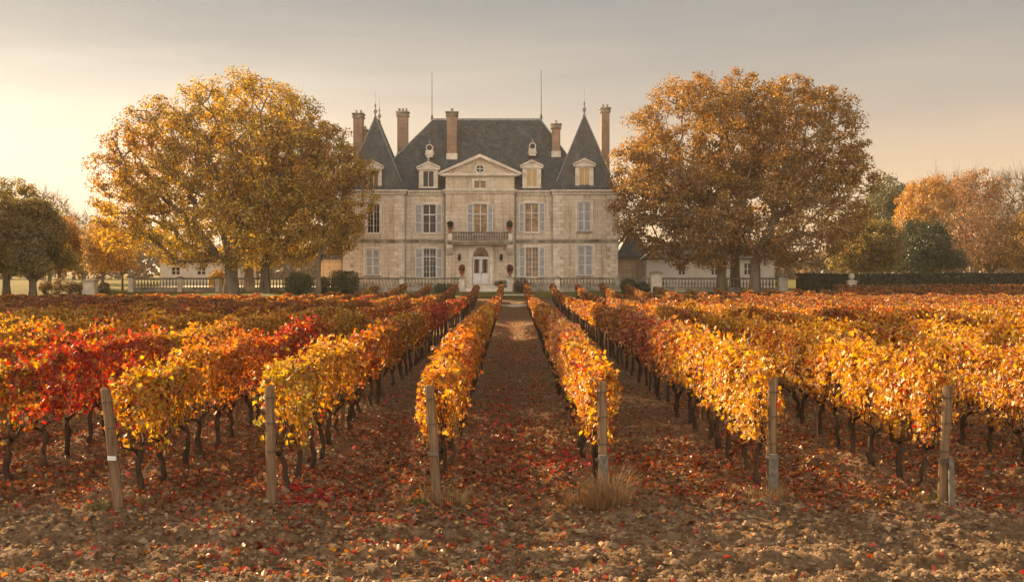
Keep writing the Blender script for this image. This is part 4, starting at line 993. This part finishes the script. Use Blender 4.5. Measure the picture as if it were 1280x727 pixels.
def dormer(p0, p1, py0, py1, y, shut=False, glass='glass', finial=False):
    x0, x1, z1, z0 = X_(p0, y), X_(p1, y), Z_(py0, y), Z_(py1, y); w = x1-x0; zc = z1-.62
    a, b = x0+w*.24, x1-w*.24; mb = wall(x0+.12, x1-.12, y, z0, zc-.14, [(a, b, z0+.25, zc-.28)], .2); mb.box(x0+.12, x0+.13, y+.01, y+2.6, z0, zc-.14); mb.box(x1-.13, x1-.12, y+.01, y+2.6, z0, zc-.14)
    d = part(mb, 'dormer', M['stone_trim'])
    mb = MB(); mb.box(x0-.05, x1+.05, y-.14, y+2.2, zc-.138, zc); mb.prism_xz([(x0+.05, zc), (x1-.05, zc), ((x0+x1)/2, z1-.1)], y-.02, y+2.8)
    for s in (-1, 1):
        xm = (x0+x1)/2; e = xm+s*(w/2+.1); p = [(e, zc+.003), (e, zc+.14), (xm, z1+.04), (xm, z1-.13)]
        mb.prism_xz(p if s < 0 else p[::-1], y-.15, y+.02)
    if finial: mb.lathe((x0+x1)/2, y, z1, [(.09, 0), (.05, .12), (.12, .25), (.03, .5)], 7)
    part(mb, 'pediment', M['stone_trim'], d)
    mb = MB(); xm = (a+b)/2
    if shut:
        mb.box(a, b, y+.06, y+.1, z0+.25, zc-.28); part(mb, 'closed_shutters', M['curtain'], d)
    else:
        mb.box(a, b, y+.12, y+.15, z0+.25, zc-.28); part(mb, 'pane', M[glass], d)
    mb = MB(); mb.box(xm-.03, xm+.03, y+.03, y+.118, z0+.25, zc-.28); mb.box(a, a+.05, y+.03, y+.118, z0+.25, zc-.28); mb.box(b-.05, b, y+.03, y+.118, z0+.25, zc-.28); part(mb, 'window_frame', M['white_paint'], d)
dormer(455.5, 478.5, 201, 237, YP+.1, glass='glass_warm'); dormer(522, 549, 202, 236.5, YM+.1, finial=True); dormer(651.5, 678, 200, 236, YM+.1, True); dormer(717.5, 743.5, 198, 235.5, YP+.1, True)
for px, py in ((537, 185), (665.5, 183)):
    x, z = X_(px, 113.6), Z_(py, 113.6); y = 113.3
    mb = MB(); mb.lathe(x, y, z, [(.34, 0), (.34, 1.5)], 18, 'y'); mb.box(x-.36, x+.36, y+.02, y+1.0, z-.55, z-.25); mb.box(x-.45, x+.45, y-.03, y+1.0, z-.65, z-.56); mb.box(x-.33, x+.33, y+.02, y+.8, z-.9, z-.66); o = part(mb, 'round_dormer', M['stone_trim'])
    mb = MB(); mb.lathe(x, y-.012, z, [(.25, 0), (.25, .02)], 16, 'y'); part(mb, 'pane', M['glass'], o)
    mb = MB(); mb.lathe(x, y+.3, z+.30, [(.08, 0), (.06, .15), (.09, .25), (.02, .45)], 7); part(mb, 'finial', M['lead'], o)
# perron in front of the door
mb = MB(); zd = CD[2]
mb.box(X_(583.5, 109), X_(632, 109), 108.9, YC-.11, .7, zd-.03); mb.box(X_(588, 109), X_(626, 109), 108.45, 108.898, .7, zd-.2); mb.box(X_(588, 109), X_(626, 109), 108.0, 108.448, .7, zd-.36)
part(mb, 'entrance_steps', M['stone_trim'])

# ------------------------------------------------------------------ terrace, balustrades
mb = MB(); mb.box(-33.5, 24.2, 105.35, 124, .3, 1.27); tag(mb.build('terrace', M['gravel']), kind='structure')
YB = 105.0; ZT = 1.27
bme = None
def balustrade(px0, px1, label, mat='stone_black', n=None, y=YB, ztop=347.0):
    global bme
    x0, x1 = (px0-641)*y/F, (px1-641)*y/F; zt_ = Z_(ztop, y); o = empty('balustrade', (x0, y, .6)); tag(o, label, 'balustrade', 'stone balustrades along the terrace')
    L = x1-x0
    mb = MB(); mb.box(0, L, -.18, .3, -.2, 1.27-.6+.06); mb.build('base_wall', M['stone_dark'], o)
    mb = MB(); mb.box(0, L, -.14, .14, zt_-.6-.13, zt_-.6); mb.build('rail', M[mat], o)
    h = zt_-.13-(ZT+.06)
    if bme is None:
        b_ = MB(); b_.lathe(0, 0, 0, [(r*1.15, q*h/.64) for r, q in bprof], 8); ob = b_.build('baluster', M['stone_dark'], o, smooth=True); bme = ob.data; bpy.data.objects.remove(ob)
    n = n or max(2, int(L/.27))
    for k in range(n): link('baluster', bme, o, ((k+.5)*L/n, 0, ZT+.06-.6))
def pier(px, w, py0, label, y=YB, mat='stone_trim', ball=False, z0=.6, cat='pier', name='stone_pier'):
    x = (px-641)*y/F; zt_ = Z_(py0, y); o = empty(name, (x, y, z0)); tag(o, label, cat)
    h = zt_-z0; e = w/2
    mb = MB(); mb.box(-e-.05, e+.05, -e-.05, e+.05, 0, .35); mb.box(-e, e, -e, e, .35, h-.16); mb.build('shaft', M[mat], o)
    mb = MB(); mb.box(-e-.09, e+.09, -e-.09, e+.09, h-.158, h-.02); mb.frust(-e-.05, e+.05, -e-.05, e+.05, h-.02, -e*.6, e*.6, -e*.6, e*.6, h+.06); mb.build('cap', M['stone_dark'], o)
    if ball: mb = MB(); mb.lathe(0, 0, h+.06, [(.1, 0), (.2, .08), (.26, .22), (.24, .38), (.12, .5), (.02, .53)], 12); mb.build('ball_finial', M['stone_dark'], o, smooth=True)
    return o
secs = [(167, 222, 'leftmost stretch of stone balustrade with golden leaves behind it'), (228, 268, 'sunlit pale balustrade stretch before the white outbuilding at left'), (276, 332, 'balustrade stretch behind the tree trunks left of the chateau'), (336, 425, 'balustrade stretch passing behind the dark bushes'),
        (432, 500, 'balustrade under the left pavilion of the chateau'), (505, 574, 'balustrade between left pavilion and the entrance steps'), (641, 694, 'balustrade just right of the entrance steps'), (699, 768, 'balustrade under the right pavilion'),
        (774, 813, 'short balustrade stretch between the right pavilion and the wide pier'), (827, 898, 'balustrade stretch right of the wide pier before white outbuilding'), (903, 972, 'rightmost stretch of balustrade behind the right trunks')]
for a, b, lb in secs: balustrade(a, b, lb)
for px, w, py, lb in ((164, .42, 345, 'stone pier at the left end of the balustrade'), (225, .38, 346.2, 'second balustrade pier from the left end'), (272, .38, 346.2, 'balustrade pier beside the yellow-green shrub'), (334, .38, 346.2, 'balustrade pier behind the right-hand trunk of the left trees'),
                      (428.5, .45, 346.2, 'balustrade pier behind the clipped bush'), (502.5, .38, 346.2, 'balustrade pier below the corner of left pavilion'), (577.5, .45, 345.8, 'entrance pier left of the steps, carrying a planted urn'), (637.5, .45, 345.8, 'entrance pier right of the steps, carrying red flowers'),
                      (696.5, .42, 346.2, 'balustrade pier below the inner corner of right pavilion'), (771, .42, 346, 'dark balustrade pier at outer corner of right pavilion'), (820, .95, 340, 'wide tall pier under the leaves right of the small bushes'), (900.5, .38, 346.2, 'balustrade pier hidden between the trunks at right'), (978, .8, 344.5, 'broad stone pier ending the balustrade on the right')):
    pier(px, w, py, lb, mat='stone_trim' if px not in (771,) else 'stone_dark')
pier(1064.5, .62, 350.5, 'lone stone pier with round top beside the pale path on the right', y=97, ball=True, z0=.55)
pier(113, .95, 349.5, 'lone squat stone pier on the lawn at far left', y=101, z0=.8)
# garden steps between the entrance piers
x0, x1 = (581-641)*YB/F, (634-641)*YB/F; o = empty('garden_steps', ((x0+x1)/2, YB-1, .6)); tag(o, 'low stone steps between the two entrance piers', 'steps')
for k in range(3):
    mb = MB(); mb.box(-(x1-x0)/2, (x1-x0)/2, .34+k*.36-(.0), 1.34, -.3 if k == 0 else .1+k*.19+.001-.19+.19, .29+k*.19); mb.build('step', M['stone_trim'], o)
for k, (yy, zz, w_) in enumerate(((99.6, .0, 3.2), (88.6, .0, 1.9))):   # low kerbs across the central alley
    mb = MB(); z = float(base_z(0, yy)); mb.box(-w_/2, w_/2, 0, .35, -.1, .12); o = mb.build('stone_kerb', M['stone_trim'], loc=(.1, yy, z)); tag(o, ['farther stone kerb crossing the central path near the entrance steps', 'nearer stone kerb crossing the central path'][k], 'kerb')
# planters
def planter(px, py, y, zbase, label, colr, s=.42, pot=True, seed=1):
    x = (px-641)*y/F; o = empty('planter', (x, y, zbase)); tag(o, label, 'planter')
    mb = MB(); mb.lathe(0, 0, 0, [(.12, 0), (.16, .03), (.08, .1), (.2, .22), (.24, .36), (.27, .38)], 12); mb.build('pot', M['terracotta'], o, smooth=True)
    rg = np.random.default_rng(seed); n = 700; d = norm(rg.normal(0, 1, (n, 3))); P = d*(rg.random((n, 1))**.4)*s*np.array([.85, .85, 1.0]) + [0, 0, .38+s*.8]
    V, polys, C = leaves(P, d, rg.uniform(.06, .12, n), np.array(colr)[rg.integers(0, len(colr), n)]*rg.uniform(.6, 1.3, (n, 1)), 'quad', rg)
    link('plant', np_mesh('plant', V, polys, M['tree_leaf'], col=C), o)
zp = Z_(345.8, YB)+.06
planter(577.5, 0, YB, zp, 'urn with a reddish-brown plant on entrance pier left of the steps', [(.26, .08, .05), (.3, .12, .06)], .36, seed=1)
planter(637.5, 0, YB, zp, 'urn with dark red flowers on entrance pier right of the steps', [(.22, .02, .03), (.12, .03, .03)], .36, seed=2)
planter(563, 0, 109.5, zr+.03, 'dark leafy pot on the left end of the balcony', [(.05, .05, .03), (.08, .07, .04)], .36, seed=3)
planter(637, 0, 109.5, zr+.03, 'clipped round plant in terracotta pot on right end of balcony', [(.06, .07, .03), (.09, .08, .04)], .36, seed=4)

# ------------------------------------------------------------------ outbuildings
def outbuilding(name, label, x0, x1, y0, y1, z0, ze_, zr2, wallm, roofm, wins, gable=False):
    o = empty(name, ((x0+x1)/2, y0, z0)); tag(o, label, 'building'); ox, oy, oz = (x0+x1)/2, y0, z0
    hs = [(a-ox, b-ox, c-oz, d-oz) for a, b, c, d in wins]
    w_ = wall(x0-ox, x1-ox, 0, 0, ze_-oz, hs, .2, back=y1-oy); w_.build('wall', M[wallm], o)
    ym = (y1-y0)/2; mb = MB(); e = .3
    mb.frust(x0-ox-e, x1-ox+e, -e, y1-oy+e, ze_-oz, (x0-ox)+1.8, (x1-ox)-1.8, ym-.05, ym+.05, zr2-oz); mb.box(x0-ox-e-.02, x1-ox+e+.02, -e-.02, y1-oy+e+.02, ze_-oz-.1, ze_-oz-.002); mb.build('roof', M[roofm], o)
    for a, b, c, d in hs:
        mb = MB(); mb.box(a, b, .16, .2, c, d); wo = mb.build('window', M['glass'], o)
        mb = MB(); mx = (a+b)/2; mb.box(mx-.05, mx+.05, .1, .158, c, d); mb.box(a, a+.07, .1, .158, c, d); mb.box(b-.07, b, .1, .158, c, d); mb.box(a+.07, mx-.05, .11, .157, (c+d)/2-.03, (c+d)/2+.03); mb.box(mx+.05, b-.07, .11, .157, (c+d)/2-.03, (c+d)/2+.03); mb.build('window_frame', M['white_paint'], wo)
def wx(px, D): return (px-641)*D/F
D1 = 121.
outbuilding('outbuilding', 'grey stone wing with steep slate roof touching the right pavilion', wx(770, D1)+.2, wx(812, D1), D1, 128, 1.0, Z_(321, D1), Z_(283, D1+3), 'stone', 'slate', [])
D2 = 117.
outbuilding('outbuilding', 'long white outbuilding with dark windows behind the right trunks', wx(808, D2), wx(968, D2), D2, 127, 1.0, Z_(323, D2), Z_(302, D2+5), 'plaster', 'slate', [(wx(p, D2), wx(p+9, D2), Z_(343, D2), Z_(329, D2)) for p in (889, 930, 848)])
outbuilding('outbuilding', 'low wing with dusky slate roof left of the left pavilion', wx(398, D1), wx(430, D1)-.3, D1, 128, 1.0, Z_(323, D1), Z_(291, D1+3), 'stone', 'slate', [])
outbuilding('outbuilding', 'pinkish white outbuilding with small-paned windows behind the left balustrade', wx(200, 130), wx(300, 130), 130, 138, 1.0, Z_(325, 130), Z_(310, 134), 'plaster', 'tile_roof', [(wx(p, 130), wx(p+11, 130), Z_(343, 130), Z_(334, 130)) for p in (214, 246)])

# ------------------------------------------------------------------ air, light, sky, camera
SUN_EL, SUN_AZ = 20.0, 44.0      # degrees above horizon; degrees left of the view direction (+Y)
mb = MB(); mb.box(-640, 640, -55, 690, -1.5, 27)
m, t, out = nt('haze_air'); pv = N(t, 'ShaderNodeVolumePrincipled'); pv.inputs['Color'].default_value = (1, .92, .80, 1)
pv.inputs['Density'].default_value = .00021; pv.inputs['Anisotropy'].default_value = .3; t.links.new(pv.outputs[0], out.inputs['Volume'])
tag(mb.build('haze', m), 'thin warm autumn haze hanging over the whole estate', 'haze', kind='stuff')
sun = bpy.data.lights.new('sun', 'SUN'); sun.energy = 5.0; sun.angle = R(.6); sun.color = (1, .68, .36)
so = bpy.data.objects.new('sun', sun); COL.objects.link(so)
sd = Vector((-math.sin(R(SUN_AZ))*math.cos(R(SUN_EL)), math.cos(R(SUN_AZ))*math.cos(R(SUN_EL)), math.sin(R(SUN_EL))))
so.rotation_euler = sd.to_track_quat('Z', 'Y').to_euler(); so.location = sd*300
w = bpy.data.worlds.new('World'); scene.world = w; w.use_nodes = True; t = w.node_tree; t.nodes.clear()
out = t.nodes.new('ShaderNodeOutputWorld'); bg = N(t, 'ShaderNodeBackground'); bg.inputs[1].default_value = .12
sky = N(t, 'ShaderNodeTexSky', sky_type='NISHITA', sun_disc=False, sun_elevation=R(SUN_EL), sun_rotation=R(-SUN_AZ), dust_density=4.0, air_density=1.2)
tc = N(t, 'ShaderNodeTexCoord'); sp = N(t, 'ShaderNodeSeparateXYZ'); t.links.new(tc.outputs['Generated'], sp.inputs[0])
# high thin cloud veil: warm low down, grey higher, brighter towards the sun
gr = ramp(t, sp.outputs[2], [(0, (.92, .62, .36)), (.08, (.83, .62, .41)), (.15, (.575, .495, .40)), (.22, (.36, .345, .325)), (.45, (.22, .20, .185)), (1, (.20, .185, .17))])
dt = N(t, 'ShaderNodeVectorMath', operation='DOT_PRODUCT'); t.links.new(tc.outputs['Generated'], dt.inputs[0]); dt.inputs[1].default_value = sd
gl = ramp(t, dt.outputs['Value'], [(0, (.0, .0, .0)), (.55, (.0, .0, .0)), (.78, (.13, .13, .11)), (.91, (.52, .49, .42)), (1, (.5, .48, .42))])
gl = mix(t, 1.0, gl, ramp(t, sp.outputs[2], [(0, (1, 1, 1)), (.11, (.85, .85, .85)), (.21, (.1, .1, .1)), (1, (0, 0, 0))]), 'MULTIPLY')
gb_ = mix(t, 1.0, gr, gl, 'ADD')
bk = N(t, 'ShaderNodeMath', operation='MULTIPLY'); t.links.new(sp.outputs[1], bk.inputs[0]); bk.inputs[1].default_value = -1.0
bb = ramp(t, bk.outputs[0], [(0, (0, 0, 0)), (.25, (.35, .27, .19)), (1, (1.95, 1.72, 1.44))])  # extra sky brightness added behind the camera to fill the shaded facade
gb_ = mix(t, 1.0, gb_, bb, 'ADD')
mp = N(t, 'ShaderNodeMapping'); mp.inputs['Scale'].default_value = (1.5, 1.5, 9); mp.inputs['Rotation'].default_value = (0, .12, .3); t.links.new(tc.outputs['Generated'], mp.inputs[0])
cn = noise(t, mp.outputs[0], 1.5, 7, .58)
cm = mix(t, 1.0, ramp(t, cn, [(.46, (0, 0, 0)), (.68, (.5, .5, .5))]), ramp(t, sp.outputs[2], [(.07, (.05, .05, .05)), (.2, (1, 1, 1))]), 'MULTIPLY')
cl = mix(t, cm, gb_, (.345, .345, .335))
cl = mix(t, 1.0, cl, ramp(t, cn, [(.3, (1.10, 1.08, 1.05)), (.5, (1, 1, 1)), (.7, (.97, .97, .98))]), 'MULTIPLY')
sc_ = N(t, 'ShaderNodeVectorMath', operation='SCALE'); sc_.inputs[3].default_value = 1/.12/3.03; t.links.new(cl, sc_.inputs[0])
fin = mix(t, .98, sky.outputs[0], sc_.outputs[0])
t.links.new(fin, bg.inputs[0]); t.links.new(bg.outputs[0], out.inputs[0])
cam = bpy.data.cameras.new('camera'); co = bpy.data.objects.new('camera', cam); COL.objects.link(co); scene.camera = co
co.location = (0, 0, CAM_H); co.rotation_euler = (R(90), 0, 0); cam.lens = F/1280*36; cam.sensor_width = 36
cam.shift_x = -1/1280; cam.shift_y = -25.5/1280; cam.clip_end = 3000; cam.clip_start = .1
vs = scene.view_settings; vs.view_transform = 'Standard'; vs.look = 'None'; vs.exposure = 1.6; vs.gamma = 1
scene.render.engine = 'CYCLES'; c = scene.cycles; c.max_bounces = 6; c.diffuse_bounces = 3; c.transmission_bounces = 4; c.volume_bounces = 0; c.glossy_bounces = 2
